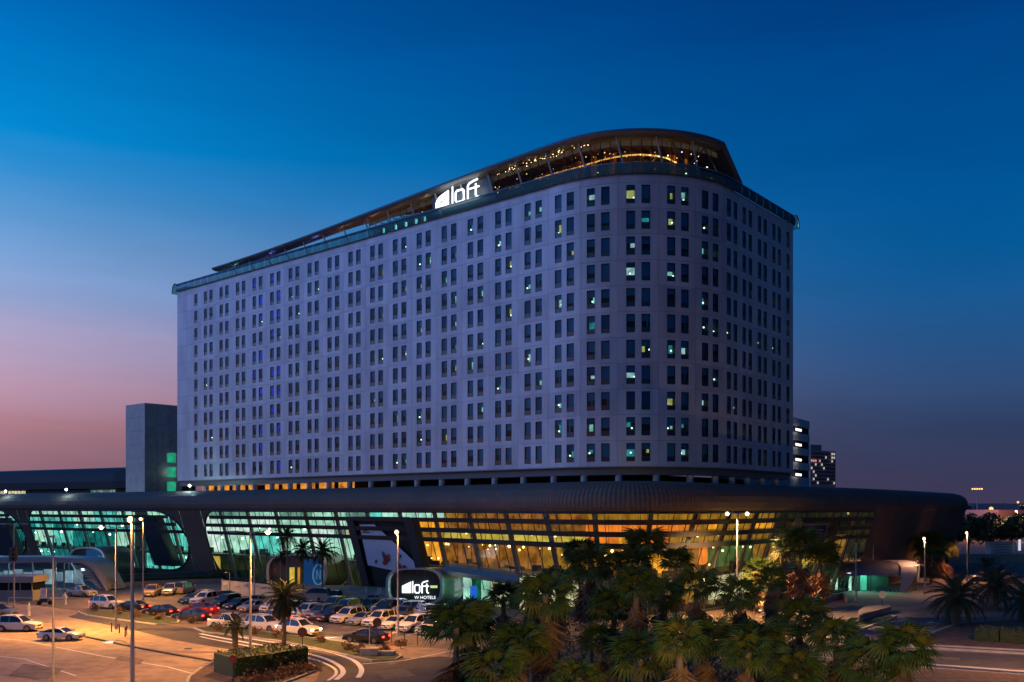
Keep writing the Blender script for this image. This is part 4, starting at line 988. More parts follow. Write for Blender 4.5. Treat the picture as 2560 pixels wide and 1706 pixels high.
for x in (10, 70, 128, 150): 
    t = MB(); t.tube([E_at(x,1408,1.6),E_at(x,1474,1.6)], .12, M_col, 8); t.obj('column', esc)
for x in (-20, 60, 140, 190): add_light('canopy_light', 'POINT', E_at(x,1425,2.5), (.65,.88,1), 230, None, shadow_soft_size=.3)
kio = thing('guard_kiosk', 'grey guard kiosk with overhanging roof and dark window band at the left edge', 'kiosk')
a = gp(35,1503); t = MB(); t.box(a+Vector((0,2,.8)), (5.6,4,1.6), M_grey_wall); t.obj('base', kio)
t = MB(); t.box(a+Vector((.2,2,2.2)), (5.2,3.7,1.25), mat('kiosk_glass', (.01,.012,.012), .1)); t.obj('window', kio)
t = MB(); t.box(a+Vector((0,2,3.25)), (6.2,4.8,.95), mat('kiosk_roof', (.36,.32,.28), .7)); t.obj('roof', kio)
for k in range(4):
    t = MB(); t.box(a+Vector((-2.6+k*1.75,.1,2.2)), (.12,.12,1.25), M_grey_wall); t.obj('post', kio)
# terrace balustrade, hedge and retaining wall
bal = thing('terrace_balustrade', 'long glass balustrade on the grass terrace below the rounded hall openings', 'fence')
bp_ = [gp(268,1461),gp(330,1457.5),gp(400,1454),(gp(480,1450.5)),gp(560,1447),gp(660,1446)]
for i in range(5):
    for k in range(4):
        p, q = bp_[i].lerp(bp_[i+1],k/4), bp_[i].lerp(bp_[i+1],(k+.97)/4); t = MB(); wallq(t, p, q, .3, 1.55, G_rail); t.obj('pane', bal)
t = MB(); t.tube([p+Vector((0,0,1.62)) for p in bp_], .06, M_steel, 6); t.obj('handrail', bal)
rw = MB(); q = [gp(556,1484),gp(620,1491),gp(692,1500)]
for p, r_ in zip(q[:-1], q[1:]): rw.bar(p+Vector((0,0,1.1)), r_+Vector((0,0,1.1)), .3, 2.2, M_grey_wall)
rwo = rw.obj('retaining_wall', label='grey retaining wall stepping along the back of the car park left of the slim palms', cat='wall')
for k in range(5):
    p = q[0].lerp(q[2],(k+.5)/5)+Vector((0,-.25,1.75)); t = MB(); t.box(p,(1.3,.1,.5),M_pale); t.obj('wall_panel', rwo)
rw = MB(); q = [gp(272,1468),gp(400,1461),gp(556,1456),gp(556,1484)]
for p, r_ in zip(q[:-1], q[1:]): rw.bar(p+Vector((0,0,.35)), r_+Vector((0,0,.35)), .3, .7, M_grey_wall)
rw.obj('retaining_wall', label='low wall along the foot of the terrace hedge behind the parked black off roaders', cat='wall')
rw = MB(); q = [gp(700,1503),gp(830,1508),gp(968,1517)]
for p, r_ in zip(q[:-1], q[1:]): rw.bar(p+Vector((0,0,.55)), r_+Vector((0,0,.55)), .35, 1.1, mat('tan_wall', (.33,.26,.22), .8))
rw.obj('retaining_wall', label='low tan terrace wall left of the aloft pod behind the parked cars', cat='wall')
sheet('terrace_paving', [(700,1502),(830,1507),(968,1516),(1000,1500),(960,1482),(700,1478)], 1.1, M_concrete)
# foliage stuff
leafm = [mat('leaf_dark', (.03,.05,.014), .8), mat('leaf_mid', (.05,.08,.025), .7), mat('leaf_olive', (.085,.085,.03), .7)]
def leaves(b_, rng_, pfun, n, sz, ms):
    for _ in range(n):
        p = Vector(pfun(rng_)); a = Vector((rng_.gauss(0,1),rng_.gauss(0,1),rng_.gauss(0,1))).normalized(); c = a.cross(Vector((rng_.gauss(0,1),rng_.gauss(0,1),rng_.gauss(0,1)))).normalized()
        s_ = sz*rng_.uniform(.6,1.4); b_.face([p-a*s_, p+c*s_*.5, p+a*s_, p-c*s_*.5], rng_.choice(ms))
frng = random.Random(21)
def hedge(pts, hgt, wid, label, dens=90, ms=leafm, z=0):
    P = [gp(*q) for q in pts]; t = MB()
    for p, q in zip(P[:-1], P[1:]):
        n_ = Vector((-(q-p).y,(q-p).x,0)).normalized(); L = (q-p).length
        t.bar(p+Vector((0,0,hgt*.47+z)), q+Vector((0,0,hgt*.47+z)), wid*.9, hgt*.9, leafm[0])
        def f(r):
            u, v, w_ = r.random(), r.uniform(-.5,.5), r.random(); k = r.randrange(3)
            if k == 0: w_ = 1
            elif k == 1: v = -.5
            else: v = .5
            return p.lerp(q,u)+n_*v*wid+Vector((0,0,hgt*w_+z))
        leaves(t, frng, f, int(L*dens*(hgt+wid)/2), .11, ms)
    return t.obj('hedge', label=label, cat='hedge')
hedge([(275,1463),(400,1457.5),(562,1452)], .8, 1.6, 'long low green hedge on the terrace edge below the glass balustrade', 30, z=.3)
hg = hedge([(560,1692),(640,1682),(730,1664)], 1.9, 4.2, 'thick trimmed green box hedge on the traffic island at the bottom left', 90, [leafm[1],leafm[1],mat('leaf_bright', (.075,.14,.02), .8, spec=.2)])
hedge([(2440,1602),(2500,1606),(2720,1618)], 1.5, 3.0, 'dark trimmed hedge by the main road under the right date palms', 50)
hedge([(1960,1500),(2030,1494),(2070,1490)], 1.0, 1.4, 'low dark hedge in the planter beneath the golden palms', 40)
# planter walls
rw = MB(); q = [gp(2040,1518),gp(2085,1502),gp(2108,1496),gp(2116,1508)]
for p, r_ in zip(q[:-1], q[1:]): rw.bar(p+Vector((0,0,.45)), r_+Vector((0,0,.45)), .3, .9, mat('tan_wall'))
rw.obj('planter_wall', label='tan planter wall at the foot of the golden lit date palm', cat='wall')
pl = MB(); slab(pl, [(2150,1562),(2146,1545),(2160,1533),(2222,1528),(2228,1534),(2160,1552)], .14, .9, mat('tan_wall')); pl.obj('planter', label='wedge shaped stone planter on the grass island at the right junction', cat='planter')
def tree_mesh(seed, rx, rz, n, lf=.22, ms=leafm):
    r = random.Random(seed); t = MB(); lobes = [(Vector((r.gauss(0,rx*.45),r.gauss(0,rx*.45),r.uniform(-rz*.5,rz*.5))), r.uniform(.35,.6)*rx) for _ in range(11)]
    def f(q):
        c, rad = q.choice(lobes); d = Vector((q.gauss(0,1),q.gauss(0,1),q.gauss(0,1))).normalized(); return c+d*rad*q.uniform(.7,1.05)
    leaves(t, r, f, n, lf, ms); return t.mesh('crown')
def trunk_mesh(h_, r0, m, bend=.3, seed=0):
    r = random.Random(seed); t = MB(); t.tube([(0,0,0),(bend*.3,0,h_*.35),(bend,bend*.3,h_*.75),(bend*.8,bend*.3,h_*1.15)], [r0,r0*.8,r0*.6,r0*.3], m, 8)
    for k in range(5): a = r.random()*6.28; t.tube([(bend*.8,0,h_*.7),(bend+math.cos(a)*1.0,math.sin(a)*1.0,h_*1.15),(bend+math.cos(a)*1.9,math.sin(a)*1.9,h_*1.45)], [r0*.4,r0*.25,r0*.1], m, 5)
    return t.mesh('trunk')
M_bark = mat('bark', (.09,.065,.045), .9, noise=.3, nscale=3, bump=.5)
M_bark2 = mat('palm_bark', (.2,.14,.09), .9, noise=.35, nscale=6, bump=.7, bscale=12)
for i, (x, y, h_, rx, lb) in enumerate([(2418,1404,5.5,4.6,'leftmost of three dark leafy trees behind the far right lawn'),(2465,1402,6,5.2,'middle one of three dark leafy trees behind the far right lawn'),(2520,1404,5.6,4.8,'rightmost of the three dark leafy trees behind the far right lawn'),(2380,1395,4.5,3,'small dark tree tucked against the rounded right end of the hall'),(2590,1400,6,5,'dark leafy tree cut by the right edge of the picture')]):
    p = gp(x, y); o = thing('broadleaf_tree', lb, 'tree', p); link('trunk', trunk_mesh(h_, .35, M_bark, .5, i), o); link('crown', tree_mesh(40+i, rx, 3.6, 2600, .42), o, (0,0,h_+3.2))
for i, (x, y, s_, lb) in enumerate([(275,1455,1.5,'round green shrub left on the terrace lit from behind'),(320,1452,1.3,'rounded green bush in the middle of the terrace planting'),(362,1450,1.8,'wide green bush at the right of the terrace planting'),(540,1448,1.6,'small leafy bush at the lower left of the large lit opening'),(2470,1418,1.6,'yellow green bush under the far right trees')]):
    p = gp(x, y+4); o = thing('shrub', lb, 'shrub', p); link('crown', tree_mesh(70+i, s_*.9, s_*.8, 700, .16, [leafm[1],leafm[2],mat('leaf_bright')]), o, (0,0,s_*.9)); link('stem', trunk_mesh(.8,.08,M_bark,.1,i), o)
M_dryl = [mat('dry_leaf', (.16,.08,.035), .8), mat('dry_leaf_red', (.2,.07,.04), .8), leafm[2]]
for i, (x, y) in enumerate([(240,1530),(300,1538),(345,1545),(392,1552),(545,1580),(640,1590),(690,1598),(800,1610),(870,1628),(902,1640),(960,1635),(480,1560),(1002,1622)]):
    p = gp(x, y); o = thing('small_bush', (['first','second','third','fourth','fifth','sixth','seventh','eighth','ninth','tenth','eleventh','twelfth','thirteenth'][sorted([240,300,345,392]).index(x)]+' reddish bush from the left on the left grass island') if x < 460 else (['first','second','third','fourth','fifth','sixth','seventh','eighth','ninth','tenth','eleventh','twelfth','thirteenth'][sorted([545,640,690,800,870,902,960,480,1002]).index(x)]+' dry bush from the left on the long grass median'), 'bush', p, group='sparse bushes on the left grass island' if x < 460 else 'dry bushes along the long grass median')
    link('foliage', tree_mesh(90+i, .62, .5, 260, .10, M_dryl), o, (0,0,.6)); link('stem', trunk_mesh(.4,.04,M_bark,.05,i), o)
hb = MB(); P = [gp(600,1716),gp(700,1698),(gp(785,1676))]
def fb(r): u = r.random(); q = P[0].lerp(P[1],u*2) if u < .5 else P[1].lerp(P[2],u*2-1); return q+Vector((r.gauss(0,.5),r.gauss(0,.5),abs(r.gauss(0,.45))+.1))
leaves(hb, frng, fb, 1300, .12, M_dryl); hb.obj('ground_cover', kind='stuff')
gcv = MB()
def fg(r):
    return gp(r.uniform(1250,1990), r.uniform(1545,1720))*1.0+Vector((0,0,r.uniform(.05,.9)**2))
leaves(gcv, frng, fg, 9000, .22, [leafm[0],leafm[1],M_dryl[0]]); gcv.obj('ground_cover', kind='stuff')
# ---------------------------------------------------------------- palms
def fan_frond(mats, seed, droop=.35, nseg=17, narrow=1.0):
    r = random.Random(seed); t = MB(); L0 = 1.05
    t.bar((0,0,0),(L0,0,-.05),.035,.025,mats[0])
    c = Vector((L0,0,-.05)); span = R(235)*narrow
    for k in range(nseg):
        a0 = -span/2+span*k/nseg; a1 = a0+span/nseg; am = (a0+a1)/2; rl = (1.0+.25*math.cos(am))*r.uniform(.85,1.08); m = mats[k % len(mats)]
        def P(a, q, up=0): 
            x = c.x+math.cos(a)*q; y = math.sin(a)*q; return Vector((x, y, c.z-droop*(q**2)*(.6+.5*abs(math.sin(a)))+up-abs(y)*.12))
        mid = [P(am,.05), P(am,rl*.55,.05), P(am+r.uniform(-.05,.05),rl*1.0,-r.uniform(.05,.3))]
        b0 = P(a0,rl*.55); b1 = P(a1,rl*.55)
        t.face([mid[0], b0, mid[1]], m); t.face([mid[0], mid[1], b1], m); t.face([b0, mid[2], mid[1]], m); t.face([mid[1], mid[2], b1], m)
    return t.mesh('frond')
fp = [[mat('fan_leaf_a', (.045,.078,.014), .75, spec=.15), mat('fan_leaf_b', (.06,.09,.016), .75, spec=.15)], [mat('fan_leaf_c', (.11,.10,.018), .75, spec=.15), mat('fan_leaf_b')], [mat('fan_leaf_d', (.035,.055,.016), .75, spec=.15), mat('fan_leaf_a')], [mat('fan_leaf_e', (.15,.11,.02), .75, spec=.15), mat('fan_leaf_c')]]
dp_ = [mat('dead_leaf_a', (.22,.105,.045), .85), mat('dead_leaf_b', (.12,.055,.03), .85)]
FAN = [fan_frond(fp[i%4], 100+i, [.3,.45,.25,.5][i%4]) for i in range(6)]
DEAD = [fan_frond(dp_, 200+i, .75, 11, .55) for i in range(3)]
def palm_trunk(seed, r0=.2, r1=.16, ringy=True):
    r = random.Random(seed); rows = []; n = 26; t = MB()
    for k in range(n+1):
        q = k/n; rad = lerp(r0*1.25, r1, min(1,q*3)**.6)*(1.07 if k % 2 else .95); ox = .03*math.sin(q*3+seed); 
        rows.append([(ox+rad*math.cos(a), rad*math.sin(a), q) for a in [2*math.pi*j/9 for j in range(9)]])
    t.grid(rows, M_bark2, closed=True); t.face(rows[-1], M_bark2); return t.mesh('trunk')
TRK = [palm_trunk(i) for i in range(3)]; TRKF = [palm_trunk(i, .28, .24) for i in range(2)]
def fan_palm(x, y, D, label, nf=40, nd=18, sc=1.0, group=None, seed=0, ground=None):
    r = random.Random(seed*7+3); top = pp(x, y, D); h = top.z
    root = thing('fan_palm', label, 'palm tree', (top.x, top.y, 0), group=group)
    link('trunk', TRK[seed % 3], root, (0,0,0), (0,0,r.random()*6), scale=(1.1,1.1,h))
    for k in range(nf):
        e = lerp(82, [-12,-26,-5][seed%3], (k/(nf-1))**.85)+r.uniform(-6,6); az = k*2.39996+r.uniform(-.2,.2); s_ = sc*r.uniform(.85,1.15)*(.8 if k < 5 else 1)
        link('frond', FAN[r.randrange(6)], root, (0,0,h-.25*(k/nf)), (r.uniform(-.35,.35), R(-e), az), scale=(s_,)*3)
    for k in range(nd):
        e = -R(r.uniform(62,88)); az = k*2.39996*1.7; s_ = sc*r.uniform(.95,1.35)
        link('dead_frond', DEAD[r.randrange(3)], root, (0,0,h-.4-2.4*(k/max(1,nd))), (r.uniform(-.4,.4), -e, az), scale=(s_,)*3)
    return root
def feather(mats, seed, L=3.2, nl=26, arch=.9, ll=.55):
    r = random.Random(seed); t = MB(); P = []
    for k in range(nl+1):
        q = k/nl; P.append(Vector((L*(q-.12*q*q), 0, arch*(1.1*q-2.0*q*q))))
    for k in range(0, nl, 4): t.bar(P[k], P[min(k+4,nl)], .05*(1-k/nl)+.015, .03, mats[0])
    for k in range(2, nl+1):
        q = k/nl; l = ll*math.sin(math.pi*min(1,.12+q*.85))**.7*r.uniform(.85,1.1)
        for sd in (-1,1):
            a = P[k]; d = Vector((.55,sd*.8,-.18+r.uniform(-.25,.1))).normalized()*l; w_ = Vector((.045,0,.02)); t.face([a-w_, a+w_, a+d*.6+w_*.8, a+d+Vector((0,0,-.08)), a+d*.6-w_*.8], mats[k % len(mats)])
    return t.mesh('frond')
dm = [mat('date_leaf_a', (.05,.07,.04), .75, spec=.15), mat('date_leaf_b', (.075,.09,.05), .75, spec=.15)]
gm = [mat('gold_leaf_a', (.22,.19,.05), .6), mat('gold_leaf_b', (.16,.15,.04), .6)]
FEA = [feather(dm, 300+i, 3.3, 26, [.9,.6,1.1][i%3]) for i in range(4)]; FEG = [feather(dm, 320+i, 2.3, 20, .7, .5) for i in range(3)]; FEQ = [feather([fp[0][0],fp[2][0]], 340+i, 2.6, 22, .75, .6) for i in range(3)]
def feather_palm(name, x, y, D, label, meshes, nf=46, sc=1.0, lo=-50, seed=0, thick=0, group=None, rt=1.0, nd=0):
    r = random.Random(seed*5+1); top = pp(x, y, D); h = top.z
    root = thing(name, label, 'palm tree', (top.x, top.y, 0), group=group)
    link('trunk', (TRKF if thick else TRK)[seed % 2], root, (0,0,0), (0,0,r.random()*6), scale=(rt,rt,h))
    for k in range(nf):
        e = lerp(78, lo, (k/(nf-1))**.8)+r.uniform(-6,6); s_ = sc*r.uniform(.85,1.12)
        link('frond', meshes[r.randrange(len(meshes))], root, (0,0,h-.2*(k/nf)), (r.uniform(-.3,.3), R(-e), k*2.39996+r.uniform(-.2,.2)), scale=(s_,)*3)
    return root
fans = [
 (1180,1545,60,'fan palm at the left edge of the foreground palm thicket, nearest the parked cars'),
 (1140,1625,57,'low bushy fan palm at the lower left corner of the palm thicket'),
 (1258,1480,78,'dark fan palm rising behind the left corner of the thicket beside the pod'),
 (1365,1560,60,'bright green fan palm with a tall upright leaf left of centre in the thicket'),
 (1300,1630,55,'fan palm with pale drooping leaf tips at the bottom left of the thicket'),
 (1395,1440,86,'fan palm with rusty hanging skirt at the upper left of the thicket'),
 (1475,1442,82,'fan palm with long reddish skirt just right of the rusty skirted one'),
 (1500,1600,62,'fan palm with grey green drooping fans low in the middle of the thicket'),
 (1580,1450,84,'dark green fan palm at the top middle of the thicket'),
 (1655,1470,76,'broad fan palm right of the thicket middle with orange skirt'),
 (1590,1530,66,'fan palm with long thread-like hanging stems in the middle of the thicket'),
 (1600,1665,54,'fan palm at the bottom middle edge of the picture with dark spread fans'),
 (1445,1675,52,'low fan palm cut by the bottom edge left of the middle'),
 (1740,1500,74,'fan palm with amber lit fans left of the tall twin head street lamp'),
 (1765,1600,58,'crisp upright green fan palm at the bottom right of the thicket'),
 (1850,1530,70,'dark fan palm right of the twin head street lamp pole'),
 (1900,1600,62,'fan palm with yellowish fans to the right of the crisp upright one'),
 (1930,1500,82,'small dark fan palm in front of the amber planter at the right of the thicket'),
 (2000,1560,68,'dark fan palm before the grey planter wall at the right of the thicket'),
 (1990,1660,56,'fan palm cut by the bottom edge near the right end of the thicket'),
 (2090,1640,60,'olive fan palm at the lower right corner beside the junction road'),
 (2180,1655,57,'rightmost yellow green fan palm of the thicket by the main road'),
 (1700,1655,50,'reddish skirted fan palm at the bottom edge beneath the amber one'),
 (1230,1665,53,'fan palm trunk and skirt cut by the bottom edge left of the bright green palm'),
 (2260,1690,55,'low yellowish fan palm at the bottom edge by the verge'),
 (1330,1500,72,'compact fan palm filling the gap right of the pod side palm'),
 (1535,1500,72,'compact dark fan palm between the two skirted palms and the stringy one'),
 (1870,1670,53,'full fan palm at the bottom edge right of the crisp upright palm'),
 (1690,1405,100,'dark small palm silhouetted against the orange lit glass'),
]
for i, (x, y, D, lb) in enumerate(fans):
    y -= [0,55,-15,75,20,-20,45][i%7]*60/max(D,60)
    fan_palm(x, y, D, lb, nf=[30,24,34,26][i%4], nd=34 if D < 90 else 8, sc=[.85,1.05,.72,.98,.9][i%5], seed=i+1, group='fan palms of the foreground thicket')
fan_palm(2000,1372,112,'tall dark fan palm in front of the slatted panel with wide drooping head', 44, 16, 1.5, seed=41)
fan_palm(2050,1385,116,'second tall dark fan palm just right of the one before the slatted panel', 36, 14, 1.3, seed=42)
fan_palm(1905,1430,126,'amber lit fan palm beside the bright doorways right of the twin head lamp', 34, 4, 1.3, seed=43)
fan_palm(1450,1385,108,'slim dark palm silhouetted before the amber glass left of the tallest one', 30, 4, 1.1, seed=44)
fan_palm(1615,1365,104,'tallest dark palm silhouetted before the orange lit glass', 36, 4, 1.25, seed=45)
fan_palm(2328,1362,178,'tall dark palm before the plain right end of the hall', 34, 8, 1.7, seed=46)
fan_palm(2358,1372,190,'second thinner dark palm at the right end of the hall', 30, 8, 1.5, seed=47)
feather_palm('slim_palm', 718,1343,148,'tallest of the slim palms in front of the blue panelled pod', FEQ, 26, .85, -55, 1, rt=.75, )
feather_palm('slim_palm', 703,1392,150,'shortest slim palm just left of the tallest by the blue panelled pod', FEQ, 22, .65, -50, 2, rt=.75)
feather_palm('slim_palm', 757,1372,150,'dense headed slim palm in the middle of the group by the blue panel', FEQ, 30, .85, -60, 3, rt=.85)
feather_palm('slim_palm', 806,1378,148,'wide spreading slim palm right of the blue panel', FEQ, 30, 1.0, -55, 4, rt=.85)
feather_palm('date_palm', 2390,1490,114,'arching date palm on the right soil bed beside the junction', FEA, 50, 1.25, -60, 5, 1)
feather_palm('date_palm', 2488,1462,132,'second date palm farther back right of the arching one', FEA, 46, 1.3, -55, 6, 1)
feather_palm('date_palm', 2570,1500,118,'date palm cut by the right edge of the picture', FEA, 42, 1.2, -55, 8, 1)
feather_palm('golden_palm', 2042,1462,128,'golden floodlit feather palm in the planter left of the drop off canopy', FEA, 46, .8, -25, 7, 1)
feather_palm('golden_palm', 1905,1462,132,'low golden floodlit palm beside the bright doorways of the hall', FEA, 36, .7, -20, 9, 1)
feather_palm('bushy_date_palm', 710,1492,91,'olive brown date palm on the median with a blurred round head', FEG, 60, 1.0, -70, 10, 0, rt=1.3)
feather_palm('bushy_date_palm', 588,1562,88,'small thin headed date palm with a thick trunk behind the box hedge', FEG, 30, .62, -45, 11, 1, rt=1.1)
for (x, y, D, c, pw) in ((2030,1488,122,(1,.68,.18),420),(1900,1478,126,(1,.8,.3),330),(1760,1500,90,(1,.6,.25),260)):  # the third floodlight is added to brighten the palms of the thicket
    q = pp(x, y, D); q.z = .5; fx = thing('ground_floodlight', 'small amber ground floodlight %s' % ('in the planter left of the drop off canopy' if x > 2000 else 'before the bright hall doorways' if x > 1800 else 'added under the middle of the thicket to brighten it'), 'floodlight', q)
    t = MB(); t.box((0,0,-.25),(.3,.3,.5),M_dark); t.obj('housing', fx); t = MB(); t.box((0,0,.03),(.22,.22,.04),emis('amber_lens',(1,.7,.3),8)); t.obj('lens', fx)
    add_light('flood_beam', 'SPOT', q+Vector((0,-1.6,.1)), c, pw*6, None, shadow_soft_size=.2, spot_size=R(110), spot_blend=.6, rot=(R(180-22),0,0))

# ---------------------------------------------------------------- street lamps
M_pole = mat('painted_pole', (.45,.43,.38), .45, .3); e_lamp = emis('lamp_lens_warm', (1,.66,.30), 6); e_lampoff = mat('lamp_lens_off', (.5,.5,.48), .3)
def lamp(x, D, h, label, arms, lit=(), r=.11, power=0, col=(1,.52,.2), sub=None, name='street_lamp', cone=155, group=None):
    base = pp(x, Y0, D); base.z = 0; o = thing(name, label, 'street lamp', base, group=group)
    t = MB(); t.tube([(0,0,0),(0,0,.5),(0,0,.52),(0,0,h)], [r*1.5,r*1.5,r,r*.62], M_pole, 10); t.obj('pole', o)
    for i, (dx_, dz, hl) in enumerate(arms):
        sg = 1 if dx_ > 0 else -1
        if abs(dx_) > .01:
            t = MB(); t.tube([(0,0,h+dz-.15),(dx_*.5,0,h+dz),(dx_,0,h+dz+.02)], [.06,.05,.04], M_pole, 6); t.obj('arm', o)
        hd = MB(); P = []
        x0, x1 = dx_-sg*.1, dx_+sg*hl; z = h+dz+.02
        hd.hexa([Vector(q) for q in ((x0,-.14,z-.06),(x1,-.1,z-.03),(x1,.1,z-.03),(x0,.14,z-.06),(x0,-.1,z+.08),(x1,-.05,z+.03),(x1,.05,z+.03),(x0,.1,z+.08))], M_pole); hdo = hd.obj('lamp_head', o)
        t = MB(); on = i in lit; t.box(((x0+x1)/2,0,z-.075),(hl*.7,.2,.05),e_lamp if on else e_lampoff)
        if on: t.ball(((x0+x1)/2,0,z-.1), .24 if r > .105 else .18, e_lamp, 8, 5)  # enlarged glowing ball puts the lamp's glare into the shape
        t.obj('lens', hdo)
        if on and power:
            if cone == 0: add_light('lamp_light', 'SPOT', base+Vector(((x0+x1)/2,.25,z-.4)), col, power, None, shadow_soft_size=.2, spot_size=R(104), spot_blend=.2, rot=(R(50),0,0)); continue
            add_light('lamp_light', 'SPOT', base+Vector(((x0+x1)/2,0,z-.42)), col, power, None, shadow_soft_size=.25, spot_size=R(cone), spot_blend=.5)
    if sub:
        zl, dx_ = sub; t = MB(); t.tube([(0,0,zl-.35),(dx_*.5,0,zl+.02),(dx_,0,zl+.08)], [.05,.045,.04], M_pole, 6); t.obj('arm', o)
        sg = 1 if dx_ > 0 else -1; t = MB(); t.hexa([Vector(q) for q in ((dx_,-.12,zl),(dx_+sg*.9,-.1,zl-.12),(dx_+sg*.9,.1,zl-.12),(dx_,.12,zl),(dx_,-.08,zl+.12),(dx_+sg*.9,-.04,zl-.06),(dx_+sg*.9,.04,zl-.06),(dx_,.08,zl+.12))], M_white_paint); hdo = t.obj('lamp_head', o)
        t = MB(); t.box((dx_+sg*.45,0,zl-.1),(.5,.16,.06),emis('lens_dim',(1,.7,.4),3)); t.obj('lens', hdo)
    return o
OR = (1,.41,.075)
lamp(331,72,13.2,'tall bright pole nearest the camera at lower left with a lower side lamp', [(.0,0,.4)], (0,), .17, 16000, OR, sub=(4.0,-1.3))
lamp(133,77,11.7,'thin dark lamp pole crossing the white sports coupe near the left edge', [(.0,0,.7)], (), .10)
lamp(358,144,12.4,'lit street lamp with a large warm glow before the second oval opening', [(.0,0,.8)], (0,), .11, 24000, OR)
lamp(290,110.5,11.75,'twin arm lamp post beside the left grass island with bollards at its foot', [(-1.3,.05,.9),(1.3,.05,.9)], (0,), .12, 34000, OR)
lamp(35,134,11.7,'twin arm lamp post behind the guard kiosk at the left edge', [(-1.2,.05,.9),(1.2,.05,.9)], (), .12)
lamp(626,93,11.6,'twin arm lamp post rising from the box hedge in front of the large teal glazing', [(-1.3,.1,.9),(1.3,.1,.9)], (1,), .14, 17000, OR)
lamp(636,140,10.4,'plainer lamp post directly behind the hedge lamp post among parked cars', [(.0,0,.5)], (), .11)
lamp(995,105.6,11.4,'single slim lamp post glowing orange beside the front row of parked cars', [(.0,0,.4)], (0,), .12, 14000, OR)
lamp(1843,116,13.3,'tall twin head lamp with two brilliant lights above the palm thicket', [(-.9,.05,.7),(.9,.05,.7)], (0,1), .13, 26000, (1,.55,.25))
lamp(2140,144,8.6,'short lamp post with side lamp at the left of the drop off canopy', [(.0,0,.35)], (), .13, sub=(4.3,-.6))
lamp(2183,164,8.7,'short lamp post rising behind the drop off canopy roof', [(.0,0,.35)], (0,), .13, 8000, (1,.45,.22), sub=(3.9,-.7))
lamp(2312,158,9.0,'short lamp post at the right end of the drop off canopy', [(.0,0,.35)], (0,), .13, 3500, (1,.45,.22), sub=(4.6,-.9))
lamp(2418,183,9.3,'slim lit lamp post on the far right lawn before the leafy trees', [(.0,0,.3)], (0,), .12, 9000, (1,.42,.2))
lamp(2544,250,13.2,'bright lamp post near the right edge carrying a white banner', [(.0,0,.9)], (0,), .2, 6000, (1,.6,.35))
lamp(574,150,3.9,'short slender lamp post among the parked cars of the middle lot', [(-.5,0,.4)], (), .09)
lamp(790+83,150,5.4,'thin short lamp post on the tan terrace left of the aloft pod', [(.0,0,.3)], (), .08)
o = thing('banner', 'white vertical banner lit on the lamp post near the right edge', 'banner', pp(2549,1363,249.5)); t = MB(); t.box((0,0,0),(.6,.12,2.9),emis('banner_glow',(.75,.85,1),.8)); t.obj('banner_sheet', o)
mast = thing('floodlight_mast', 'tall distant floodlight mast with a ring of orange lamps on the far right skyline', 'mast', (pp(2443,Y0,620).x,620,0))
t = MB(); t.tube([(0,0,0),(0,0,26)],[.5,.25],M_pole,8); t.obj('pole', mast)
for k in range(-2,3):
    t = MB(); t.ball((k*1.5,0,26.2),.55,emis('mast_lamp',(1,.45,.12),2.6),8,5); t.obj('lamp_head', mast)
for (x, y, D, s_, lb) in ((2443,1285,600,.8,'small orange lamp low beside the tall mast'),(2478,1273,560,1.3,'blurry yellow lamp right of the tall mast'),(2545,1256,600,.7,'pale orange distant lamp above the banner post')):
    q = pp(x, y, D); o = thing('distant_lamp', lb, 'lamp', (q.x,q.y,0)); t = MB(); t.tube([(0,0,0),(0,0,q.z)],[.2,.12],M_pole,6); t.obj('pole', o); t = MB(); t.ball((0,0,q.z),s_,emis('far_lamp_glow',(1,.5,.12),1.7),8,6); t.obj('lamp_head', o)
add_light('far_glow', 'POINT', pp(2478,1268,400), (1,.35,.12), 22000, None, shadow_soft_size=1)
for (x, y, D, pw, lb) in ((15,1228,228,450,'dazzling white floodlight on the hall roof at the left edge'),(167,1224,212,450,'dazzling white floodlight on the hall roof above the second oval opening'),(475,1214,190,500,'dazzling white floodlight on the hall roof below the hotel left corner')):
    q = pp(x, y, D); s = PE.s_at(x, 0, sN); zz_ = q.z; o = thing('roof_floodlight', lb, 'floodlight', (q.x,q.y,17.3)); t = MB(); t.tube([(0,0,0),(0,0,zz_-17.5)],[.08,.06],M_dark,6); t.obj('post', o)
    t = MB(); t.box((0,0,zz_-17.35),(.5,.3,.4),M_dark); t.obj('housing', o); t = MB(); t.ball((0,-.25,zz_-17.35),.26,emis('flood_white',(.85,.98,1),16),8,6); t.obj('lens', o)
    add_light('flood_light', 'POINT', (q.x-.4,q.y-1.2,zz_+.2), (.6,.95,1), pw, None, shadow_soft_size=.3)

# ---------------------------------------------------------------- cars
PC = {'white':(.78,.76,.73), 'silver':(.42,.42,.42), 'grey':(.22,.21,.21), 'black':(.018,.018,.02), 'navy':(.02,.03,.07), 'red':(.25,.02,.02), 'tan':(.4,.3,.2)}
def paint(c): return mat('paint_'+c, PC[c], .28, .15 if c in ('white',) else .4, coat=.6)
M_glassd = mat('car_glass', (.012,.014,.016), .06, spec=.8); M_tyre = mat('tyre_rubber', (.015,.015,.015), .85); M_rim = mat('alloy_rim', (.35,.35,.35), .3, .9)
M_trim = mat('car_trim', (.02,.02,.02), .5); M_chrome = mat('chrome', (.6,.6,.6), .15, 1)
M_hl = emis('headlamp_faint', (.6,.6,.55), .15); M_hlon = emis('headlamp_on', (1,.93,.8), 16); M_tl = mat('tail_lens', (.3,.01,.01), .25); M_tlon = emis('tail_on', (1,.04,.02), 9)  # headlamps that are not switched on keep a faint emission in their colour
